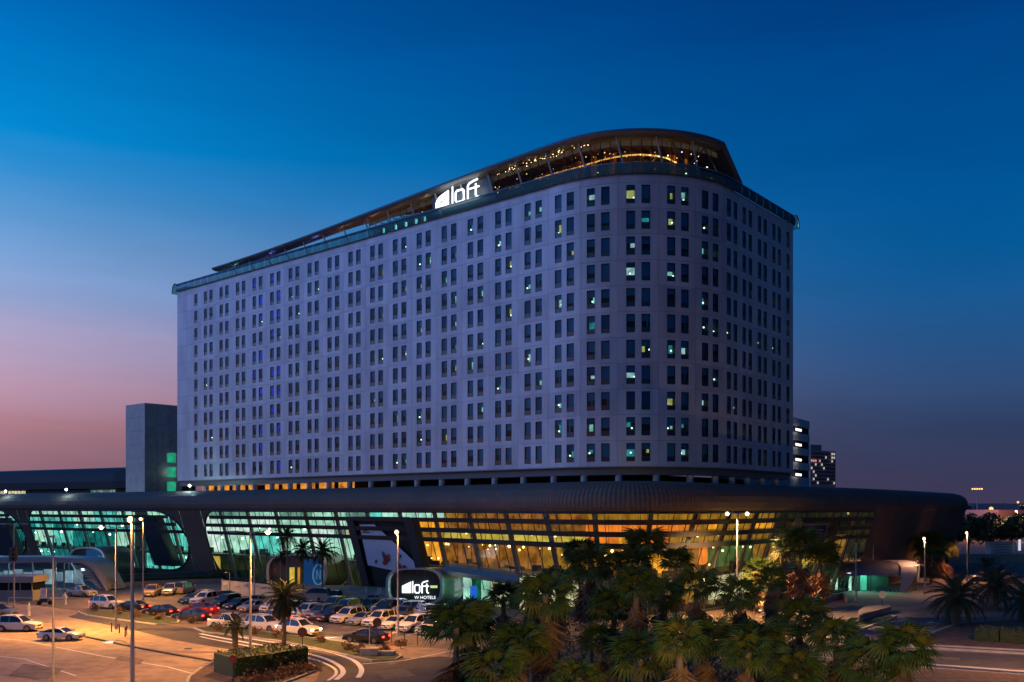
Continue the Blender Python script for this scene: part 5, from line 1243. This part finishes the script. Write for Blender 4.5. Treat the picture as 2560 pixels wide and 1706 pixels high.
SPEC = { # L, W, belt, roof, wheel r, front x wheel, rear, hood profile, greenhouse
 'suv': dict(L=4.9,W=1.92,b=1.12,rf=1.80,r=.39,wx=(1.5,-1.42),top=[(2.45,.72),(2.35,.92),(1.9,1.02),(.95,1.12),(-2.3,1.14),(-2.42,.95),(-2.45,.6)],gh=[(1.05,1.12),(.35,1.70),(-.3,1.80),(-1.6,1.79),(-2.0,1.72),(-2.32,1.14)]),
 'sedan': dict(L=4.8,W=1.82,b=.95,rf=1.43,r=.33,wx=(1.42,-1.4),top=[(2.4,.55),(2.3,.74),(1.7,.86),(.85,.95),(-1.6,.98),(-2.2,.98),(-2.38,.85),(-2.4,.5)],gh=[(1.05,.94),(.25,1.38),(-.3,1.43),(-.9,1.40),(-1.85,.99)]),
 'coupe': dict(L=4.5,W=1.86,b=.86,rf=1.29,r=.34,wx=(1.35,-1.15),top=[(2.25,.45),(2.1,.66),(1.6,.80),(.8,.86),(-.8,.92),(-1.7,.90),(-2.15,.80),(-2.25,.48)],gh=[(.95,.86),(.2,1.24),(-.2,1.29),(-.7,1.24),(-1.3,1.07),(-1.85,.88)]),
 'pickup': dict(L=5.2,W=1.86,b=1.1,rf=1.76,r=.38,wx=(1.6,-1.5),top=[(2.6,.7),(2.5,.95),(2.0,1.04),(1.05,1.1),(-.85,1.1),(-2.55,1.1),(-2.6,.95),(-2.6,.62)],gh=[(1.15,1.1),(.5,1.68),(0,1.76),(-.55,1.74),(-.85,1.10)]),
 'van': dict(L=5.0,W=1.9,b=1.15,rf=1.95,r=.36,wx=(1.6,-1.5),top=[(2.5,.6),(2.45,.85),(2.1,1.0),(1.5,1.12),(-2.4,1.16),(-2.5,1.0),(-2.5,.5)],gh=[(1.75,1.12),(.9,1.80),(.2,1.95),(-1.9,1.92),(-2.25,1.84),(-2.45,1.16)]),
}
CACHE = {}
def car_meshes(kind, col):
    k = (kind, col)
    if k in CACHE: return CACHE[k]
    S = SPEC[kind]; L, W, r = S['L'], S['W'], S['r']; hw = W/2; P_ = paint(col); res = {}
    def topz(x):
        T = sorted(S['top']); 
        for a, c in zip(T[:-1], T[1:]):
            if a[0] <= x <= c[0]: return lerp(a[1], c[1], (x-a[0])/max(1e-6,c[0]-a[0]))
        return T[0][1] if x < T[0][0] else T[-1][1]
    xs = sorted(set([p[0] for p in S['top']]+[w_+d*r*1.12 for w_ in S['wx'] for d in (-1,-.86,-.5,0,.5,.86,1)]+[L/2-.12,-L/2+.12]))
    t = MB(); rows = []
    for x in xs:
        q = abs(x)/(L/2); ww = hw*(1-.13*max(0,q-.8)/.2-.0*q); zt = topz(x); zb = .26
        for w_ in S['wx']:
            d = abs(x-w_)/(r*1.13)
            if d < 1: zb = max(zb, r*.95+math.sqrt(1-d*d)*r*1.13)
        zb = min(zb, zt-.12); zm = max(zb+.02, .55*zt+.1)
        half = [(0,.24 if zb < .3 else .3),(ww*.72,.24),(ww*.74,min(zb,zt-.14)),(ww*.985,zb),(ww,lerp(zb,zm,.5)),(ww,zm),(ww*.985,max(zm,zt-.1)),(ww*.9,zt-.01),(ww*.5,zt+.03),(0,zt+.045)]
        rows.append([(x,y,z) for y, z in half]+[(x,-y,z) for y, z in reversed(half[1:-1])])
    t.grid(rows, P_, closed=True); t.face(rows[0][::-1], P_); t.face(rows[-1], P_); res['body'] = t.mesh('body', False)
    # cabin : side glass, screens, roof skin
    g = S['gh']; bl = S['b']
    def yt(z): return hw*.92-(z-bl)*.30
    cb = MB(); rfm = MB(); n = len(g)
    for i in range(n-1):
        (x0,z0),(x1,z1) = g[i], g[i+1]; flat = abs(z1-z0) < .16*abs(x1-x0)+.02 and i not in (0,n-2)
        y0, y1 = yt(z0), yt(z1)
        tgt = rfm if flat else cb; m = P_ if flat else M_glassd
        up = .012 if flat else 0
        tgt.face([(x0,y0*.97,z0+up),(x1,y1*.97,z1+up),(x1,0,z1+up+.03),(x0,0,z0+up+.03)], m); tgt.face([(x0,0,z0+up+.03),(x1,0,z1+up+.03),(x1,-y1*.97,z1+up),(x0,-y0*.97,z0+up)], m)
        for sd in (1,-1):
            q = [(x0,sd*hw*.93,bl-.02),(x1,sd*hw*.93,bl-.02),(x1,sd*y1*.97,z1-.03),(x0,sd*y0*.97,z0-.03)]
            cb.face(q if sd < 0 else q[::-1], M_glassd)
    res['windows'] = cb.mesh('windows')
    for i in range(n-1):
        (x0,z0),(x1,z1) = g[i], g[i+1]
        for sd in (1,-1): rfm.bar((x0,sd*yt(z0)*.98,z0),(x1,sd*yt(z1)*.98,z1),.09 if i in (0,n-2) else .12,.06,P_)
    for xx in ([g[1][0]-.95, g[-2][0]+.35] if kind != 'coupe' else [g[1][0]-1.0]):
        for sd in (1,-1):
            zt_ = topz(xx); 
            zz_ = [lerp(a[1],c[1],(xx-a[0])/(c[0]-a[0]+1e-9)) for a, c in zip(g[:-1],g[1:]) if min(a[0],c[0]) <= xx <= max(a[0],c[0])]
            if zz_: rfm.bar((xx,sd*hw*.935,bl-.02),(xx,sd*yt(zz_[0])*.985,zz_[0]),.03,.09,M_trim if kind == 'coupe' else P_)
    res['roof'] = rfm.mesh('roof')
    t = MB(); rows = [[(x_,y,z) for x_,z in [(r*c_*math.cos(a),r*c_*math.sin(a)) for a in [2*math.pi*k/18 for k in range(18)]]] for c_, y in ((.62,-.12),(.95,-.12),(1,-.08),(1,.08),(.95,.12),(.62,.12))]
    t.grid(rows, M_tyre, closed=True); t.face(rows[0][::-1], M_tyre); res['wheel'] = t.mesh('tyre')
    t = MB()
    for sd in (1,-1):
        t.tube([(0,sd*.10,0),(0,sd*.125,0)], r*.17, M_rim, 8)
        for k in range(5): a = 2*math.pi*k/5; t.bar((r*.1*math.cos(a),sd*.118,r*.1*math.sin(a)),(r*.62*math.cos(a),sd*.118,r*.62*math.sin(a)),.09,.02,M_rim,up=Vector((0,1,0)))
        rr = [(r*.62*math.cos(a),sd*.118,r*.62*math.sin(a)) for a in [2*math.pi*k/16 for k in range(17)]]; t.tube(rr, .025, M_rim, 4, False)
    res['rim'] = t.mesh('rim')
    t = MB(); zf = .66*topz(L/2-.25)+.05; t.box((L/2-.03,0,zf),(.1,hw*.85,.2 if kind != 'coupe' else .12),M_trim)
    for k in range(3): t.box((L/2+.02,0,zf-.06+k*.06),(.03,hw*.8,.018),M_chrome)
    res['grille'] = t.mesh('grille')
    t = MB(); t.box((L/2-.02,0,.38),(.12,hw*1.5,.14),M_trim); res['bumper'] = t.mesh('bumper')
    t = MB(); t.box((L/2+.05,0,.46),(.02,.5,.12),M_white_paint); res['plate'] = t.mesh('plate')
    for nm, mm in (('headlight',M_hl),('headlight_on',M_hlon)):
        t = MB(); t.box((0,0,0),(.16,.36,.15),mm); res[nm] = t.mesh('headlight')
    for nm, mm in (('taillight',M_tl),('taillight_on',M_tlon)):
        t = MB(); t.box((0,0,0),(.12,.3,.24 if kind in('suv','van','pickup') else .13),mm); res[nm] = t.mesh('taillight')
    t = MB(); t.box((0,0,0),(.16,.2,.14),P_); res['mirror'] = t.mesh('mirror')
    t = MB(); t.bar((.0,hw*.7,0),(-1.6,hw*.7,0),.05,.05,M_chrome); t.bar((.0,-hw*.7,0),(-1.6,-hw*.7,0),.05,.05,M_chrome); res['rail'] = t.mesh('roof_rail')
    if kind == 'pickup':
        t = MB(); t.box((-1.72,0,1.13),(1.5,1.5,.04),M_trim); res['bed'] = t.mesh('load_bed')
    if kind == 'coupe':
        t = MB(); t.box((-2.1,0,1.02),(.3,1.5,.04),P_); t.box((-2.05,.6,.93),(.08,.05,.16),P_); t.box((-2.05,-.6,.93),(.08,.05,.16),P_); res['bed'] = t.mesh('rear_spoiler')
    t = MB(); t.box((0,0,.33),(L*.9,W*.72,.22),M_trim); res['under'] = t.mesh('underbody')
    CACHE[k] = res; return res
def car(kind, col, x, y, deg, label, front=True, hl=False, tl=False, group=None, name=None):
    S = SPEC[kind]; M_ = car_meshes(kind, col); p = gp(x, y); a = R(deg); d = Vector((math.cos(a), math.sin(a), 0))
    if front: p = p-d*S['L']*.5
    o = thing(name or {'suv':'parked_car','sedan':'parked_car','coupe':'sports_coupe','pickup':'pickup_truck','van':'minivan'}[kind], label, {'pickup':'pickup','van':'van'}.get(kind,'car'), p, a, group)
    for n_ in ('body','windows','roof','grille','bumper','plate'): link(n_, M_[n_], o)
    link('underbody', M_['under'], o)
    if 'bed' in M_: link('load_bed' if kind == 'pickup' else 'rear_spoiler', M_['bed'], o)
    hw = S['W']/2; z0 = .72*S['top'][0][1]+.22
    for wx in S['wx']:
        for sd in (1,-1): wh = link('wheel', M_['wheel'], o, (wx, sd*(hw-.12), S['r'])); link('rim', M_['rim'], wh)
    for sd in (1,-1):
        link('headlight', M_['headlight_on' if hl else 'headlight'], o, (S['L']/2-.08, sd*hw*.70, z0)); link('taillight', M_['taillight_on' if tl else 'taillight'], o, (-S['L']/2+.03, sd*hw*.74, z0+.12))
        link('mirror', M_['mirror'], o, (S['gh'][0][0]-.12, sd*(hw+.06), S['b']+.08))
    if kind in ('suv',): link('roof_rail', M_['rail'], o, (.1,0,S['rf']+.03))
    if hl:
        q = p+d*(S['L']/2+.35); add_light('headlight_beam','SPOT',(q.x,q.y,.8),(1,.9,.7),900,None,shadow_soft_size=.1,spot_size=R(80),spot_blend=.5,rot=(R(80),0,a-R(90)))
    if tl:
        q = p-d*(S['L']/2+.7); add_light('brake_glow','POINT',(q.x,q.y,.8),(1,.03,.02),70,None,shadow_soft_size=.25)
    return o
HD = -122
# front row, fronts towards the camera
car('suv','grey',770,1552,HD,'dim grey car left of the black one in the front row')
car('suv','black',797,1557,HD,'black off roader third from the left in the front row of the lot')
car('suv','white',837,1561,HD,'tall white off roader left of the silver saloon in the front row')
car('sedan','silver',876,1566,HD,'silver grey saloon between two white off roaders in the front row')
car('suv','white',917,1570,HD,'white off roader behind the red tail lights in the front row')
car('sedan','white',957,1577,HD,'white saloon with oval grille left of the slim glowing lamp post')
car('suv','white',1003,1583,HD,'big white off roader with dark screen just right of the slim glowing lamp post')
car('suv','white',1052,1590,HD,'white off roader with twin grille at the right end of the front row')
car('sedan','tan',1094,1594,HD-4,'low saloon half hidden by the palm at the right end of the front row')
car('suv','white',735,1549,HD,'white off roader fourth behind the moving white car in the front row')
# second row
car('sedan','navy',851,1524,-118,'dark saloon with a bright reflection on its hood in the second row')
car('sedan','black',898,1528,-118,'black saloon with white glints in the second row next to the reflecting one')
car('sedan','red',750,1533,-118,'dark red saloon deep in the second row behind the olive date palm')
car('suv','grey',808,1530,-118,'grey car deep in the second row behind the black off roader')
car('van','white',975,1533,160,'white people carrier standing across the second row below the terrace wall',False)
car('suv','white',1022,1537,165,'white off roader right behind the people carrier under the aloft pod',False)
car('suv','white',1060,1545,120,'white off roader seen from behind its wheel below the aloft pod',False)
car('suv','navy',1098,1545,100,'dark blue off roader at the right end under the aloft pod',False)
car('suv','black',787,1500,170,'black off roader standing under the slim palms by the wall',False)
car('pickup','black',840,1506,175,'dark pickup standing against the tan terrace wall',False)
car('sedan','black',700,1528,-118,'black saloon left of the dark red one in the second row',True)
car('sedan','red',680,1556,158,'dark red saloon with lit tail lights behind the headlit off roader',False,tl=True,name='moving_car')
car('suv','black',940,1541,-118,'black off roader in the gap behind the white front row cars')
car('sedan','grey',985,1549,-118,'grey saloon in the gap behind the big white off roader')
car('suv','silver',838,1537,-118,'silver off roader behind the tall white front row off roader')
car('sedan','red',500,1534,160,'dark red car with lit tail lights joining the lane by the middle lot',False,tl=True,name='moving_car')
# middle lot
car('suv','white',484,1515,-112,'white off roader facing the camera at the left of the middle lot')
car('sedan','black',455,1512,-112,'black saloon at the left end of the middle lot row')
car('suv','black',536,1522,-112,'black off roader facing the camera in the middle lot')
car('sedan','grey',640,1512,175,'grey saloon parked sideways along the retaining wall',False)
car('suv','black',720,1515,170,'black off roader parked sideways behind the olive date palm crown',False)
car('sedan','silver',930,1511,175,'silver saloon at the foot of the tan terrace wall left of the aloft pod',False)
car('sedan','navy',568,1526,-112,'dark blue saloon beside the short slender lamp post')
car('sedan','silver',603,1532,-115,'silver saloon facing the camera right of the short slender lamp post')
car('suv','white',660,1534,-115,'white off roader just right of the twin lamp poles in the middle lot')
car('suv','white',690,1543,-115,'white off roader half behind the olive date palm crown')
car('sedan','white',508,1498,175,'low white saloon behind the middle lot row near the grey wall',False)
car('sedan','black',560,1500,175,'black low saloon behind the middle lot row near the grey wall',False)
# back row by the terrace hedge
car('suv','tan',371,1494,-84,'left one of two off roaders with pale bonnets below the terrace hedge')
car('suv','silver',417,1490,-84,'right one of two off roaders with pale bonnets below the terrace hedge')
car('van','grey',462,1484,85,'grey box shaped van seen from behind below the terrace hedge',False)
car('pickup','silver',204,1492,-25,'pale pickup by the foot of the escalator canopy',False)
# moving in the lane
car('suv','white',268,1521,-20,'white off roader with red glow braking on the lane left of the tall pole',False,tl=True,name='moving_car')
car('sedan','black',330,1528,160,'dark saloon right behind the braking white off roader',False,tl=True,name='moving_car')
car('sedan','black',400,1539,158,'dark red lit saloon braking between the two grass islands',False,tl=True,name='moving_car')
car('sedan','navy',478,1551,158,'dark saloon with red rear window glow at the lane junction',False,tl=True,name='moving_car')
car('pickup','white',574,1571,-22,'white double cab pickup behind the small palm on the median',False)
car('suv','white',662,1577,-28,'white off roader with headlights on beside the olive date palm',False,hl=True,name='moving_car')
car('suv','white',748,1588,-28,'white off roader with glowing headlights leading the outgoing lane',False,hl=True,name='moving_car')
car('sedan','black',915,1606,160,'black saloon with long red tail lights by the round road sign',False,tl=True,name='moving_car')
# plaza
car('suv','white',46,1578,-3,'long white off roader parked side on at the left edge of the plaza',False)
car('coupe','white',153,1600,-4,'white sports coupe parked side on behind the thin dark pole',False)
car('suv','grey',-8,1545,-5,'car roof peeking in at the left edge behind the long white off roader',False)
for i, x in enumerate((2460,2505)):
    car('suv','grey',x,1452,175,['grey off roader parked left on the far right lane','grey off roader parked right on the far right lane'][i],False)
# ---------------------------------------------------------------- small street things
def roundsign(x, yb, h, label, face, rad=.42):
    p = gp(x, yb); o = thing('road_sign', label, 'sign', p); t = MB(); t.tube([(0,0,0),(0,0,h)], .04, M_dark, 6); t.obj('post', o)
    t = MB(); t.tube([(0,-.07,h),(0,-.03,h)], rad, face, 20); t.obj('sign_face', o); t = MB(); t.tube([(0,-.03,h),(0,0,h)], rad*1.03, M_dark, 20); t.obj('sign_back', o); return o
M_sf = mat('sign_brown', (.12,.04,.02), .5); M_sfp = mat('sign_pale', (.5,.5,.42), .5)
roundsign(756,1662,2.9,'round dark road sign right of the olive date palm trunk', M_sf)
roundsign(943,1634,3.0,'round dark road sign on the stone plinth island', M_sf)
roundsign(2206,1532,2.4,'pale round road sign on the wedge shaped planter', M_sfp, .5)
roundsign(583,1722,2.3,'round reddish sign in front of the box hedge below the small palm', mat('sign_red', (.2,.03,.02), .5), .3)
p = gp(940,1641); o = thing('stone_plinth', 'low grey stone plinth block at the end of the long grass median', 'plinth', p); t = MB(); t.box((-.6,0,.45),(1.7,1.2,.7),M_kerb); t.box((1.0,.1,.3),(1.5,.9,.4),M_kerb); t.obj('block', o)
p = gp(924,1641); o = thing('sign_post', 'bare orange lit post standing on the stone plinth', 'post', p); t = MB(); t.tube([(0,0,.2),(0,0,2.9)],.05,M_pole,6); t.obj('pole', o)
blab = {279:'leftmost short dark bollard at the twin arm lamp foot',298:'short bollard just right of the twin arm lamp foot',313:'tallest thin bollard with a cross piece near the tall bright pole',317:'rightmost short bollard beside the tall bright pole'}
for x, y in ((279,1580),(298,1583),(313,1593),(317,1588)):
    o = thing('bollard', blab[x], 'bollard', gp(x,y)); t = MB(); t.tube([(0,0,0),(0,0,.95)],.07,M_dark,8); t.obj('post', o); t = MB(); t.ball((0,0,.97),.08,M_dark,8,4); t.obj('cap', o)
for i, (x, y) in enumerate(((979,1606),(1011,1611),(1044,1614),(1076,1617))):
    o = thing('bollard', ['leftmost thin dark bollard before the front row of parked cars','second thin dark bollard from the left before the front row','third thin dark bollard from the left before the front row','rightmost thin dark bollard before the front row by the palm'][i], 'bollard', gp(x,y)); t = MB(); t.tube([(0,0,0),(0,0,1.25)],.05,M_dark,8); t.obj('post', o); t = MB(); t.ball((0,0,1.27),.06,M_dark,8,4); t.obj('cap', o)
for i, (x, y) in enumerate(((916,1501),(946,1503),(952,1504))):
    o = thing('bollard', ['leftmost pale bollard on the tan terrace wall','middle pale bollard on the tan terrace wall','rightmost pale bollard on the tan terrace wall'][i], 'bollard', gp(x,y)+Vector((0,0,1.0))); t = MB(); t.tube([(0,0,0),(0,0,1.0)],.13,mat('pale_bollard',(.6,.5,.42),.5),8); t.obj('post', o)
o = thing('traffic_light', 'dark traffic signal head on the lamp post behind the guard kiosk', 'traffic light', pp(35,1386,133.6)); 
t = MB(); t.box((0,-.15,0),(1.0,.5,2.0),mat('signal_case', (.10,.085,.04), .6)); t.obj('housing', o)
for k in range(3):
    t = MB(); t.tube([(0.1,-.45,.6-k*.6),(.1,-.38,.6-k*.6)],.2,M_black,10); t.obj('lens', o)
# people in long white robes
M_robe = mat('white_robe', (.78,.77,.75), .8, noise=.08, nscale=3); M_skin = mat('skin', (.32,.18,.12), .6)
def person(x, y, label, rz=0):
    p = gp(x, y); o = thing('person', label, 'person', p, rz); t = MB(); rows = []
    for z, a, c in ((.02,.27,.2),(.3,.24,.17),(.8,.21,.15),(1.05,.2,.14),(1.3,.23,.15),(1.42,.21,.13),(1.48,.1,.09),(1.53,.065,.065),(1.57,.07,.075),(1.62,.085,.1),(1.70,.085,.1),(1.77,.06,.07),(1.79,.01,.01)):
        rows.append([(a*math.cos(q), c*math.sin(q), z) for q in [2*math.pi*k/12 for k in range(12)]])
    t.grid(rows[:8], M_robe, closed=True); t.grid(rows[7:], M_skin, closed=True)
    for sd in (-1,1): t.tube([(sd*.2,0,1.4),(sd*.28,.02,1.12),(sd*.27,-.08,.86)],[.075,.06,.045],M_robe,7); t.tube([(sd*.27,-.08,.86),(sd*.27,-.11,.76)],[.035,.03],M_skin,6)
    t.obj('body', o, smooth=True)
    t = MB(); rows = [[(a*math.cos(q), c*math.sin(q)+.02, z) for q in [2*math.pi*k/12+.2 for k in range(12)]] for z, a, c in ((1.36,.2,.14),(1.5,.13,.13),(1.64,.1,.12),(1.76,.08,.09),(1.82,.01,.01))]
    t.grid(rows, M_robe, closed=True); t.obj('headscarf', o, smooth=True); return o
person(162,1512,'person in a long white robe standing on the lane by the guard kiosk', .3)
person(72,1541,'person in a pale grey robe standing behind the long white off roader', -.4)
person(243,1521,'person in a white robe standing left of the braking white off roader', .2)
# motorbike
p = gp(112,1513); o = thing('motorbike', 'dark blue motorbike parked beside the guard kiosk', 'motorbike', p, R(20))
for wx in (-.7,.7):
    t = MB(); t.tube([(wx,-.06,.32),(wx,.06,.32)],.32,M_tyre,16); t.obj('wheel', o)
t = MB(); t.hexa([Vector(q) for q in ((-.55,-.16,.4),(.4,-.16,.4),(.4,.16,.4),(-.55,.16,.4),(-.7,-.13,.8),(.35,-.13,.95),(.35,.13,.95),(-.7,.13,.8))], paint('navy')); t.obj('body', o)
t = MB(); t.box((-.35,0,.88),(.7,.26,.1),M_trim); t.obj('seat', o); t = MB(); t.tube([(.7,0,.32),(.45,0,1.05)],.04,M_chrome,6); t.tube([(.42,-.33,1.1),(.42,.33,1.1)],.03,M_dark,6); t.obj('handlebar', o)
o = thing('info_board', 'white upright notice board beside the guard kiosk', 'board', gp(104,1511)); t = MB(); t.box((-.3,1.2,1.5),(.85,.1,1.5),M_white_paint); t.obj('board', o); t = MB(); t.bar((-.6,1.2,0),(-.6,1.2,.9),.07,.07,M_dark); t.bar((0,1.2,0),(0,1.2,.9),.07,.07,M_dark); t.obj('leg', o)
t = MB(); a, c = gp(20,1511), gp(165,1512); t.bar(a+Vector((0,0,.95)), c+Vector((0,0,.95)), .08,.12, M_white_paint); t.bar(a, a+Vector((0,0,1)), .2,.2,M_grey_wall); bo = t.obj('barrier_arm', label='white barrier arm lying across in front of the guard kiosk', cat='barrier')
lamp(2672,82,12.0,'assumed street lamp just beyond the right edge of the view, added to warm the main road', [(-1.2,.05,.8)], (0,), .1, 11000, (1,.46,.2))  # unseen lamp, assumed here to throw amber light on the main road
# two unseen lamp posts below the camera's frame, assumed and added to light the palms
lamp(1280+8*60,24,9.2,'assumed unseen street lamp just before the palm thicket on the left, added to light the palms', [(.0,0,.6)], (0,), .1, 9000, (1,.70,.30), cone=0)
lamp(1280+17*80,27,9.0,'assumed unseen street lamp before the palm thicket on the right, added to light the palms', [(.0,0,.6)], (0,), .1, 9000, (1,.70,.30), cone=0)
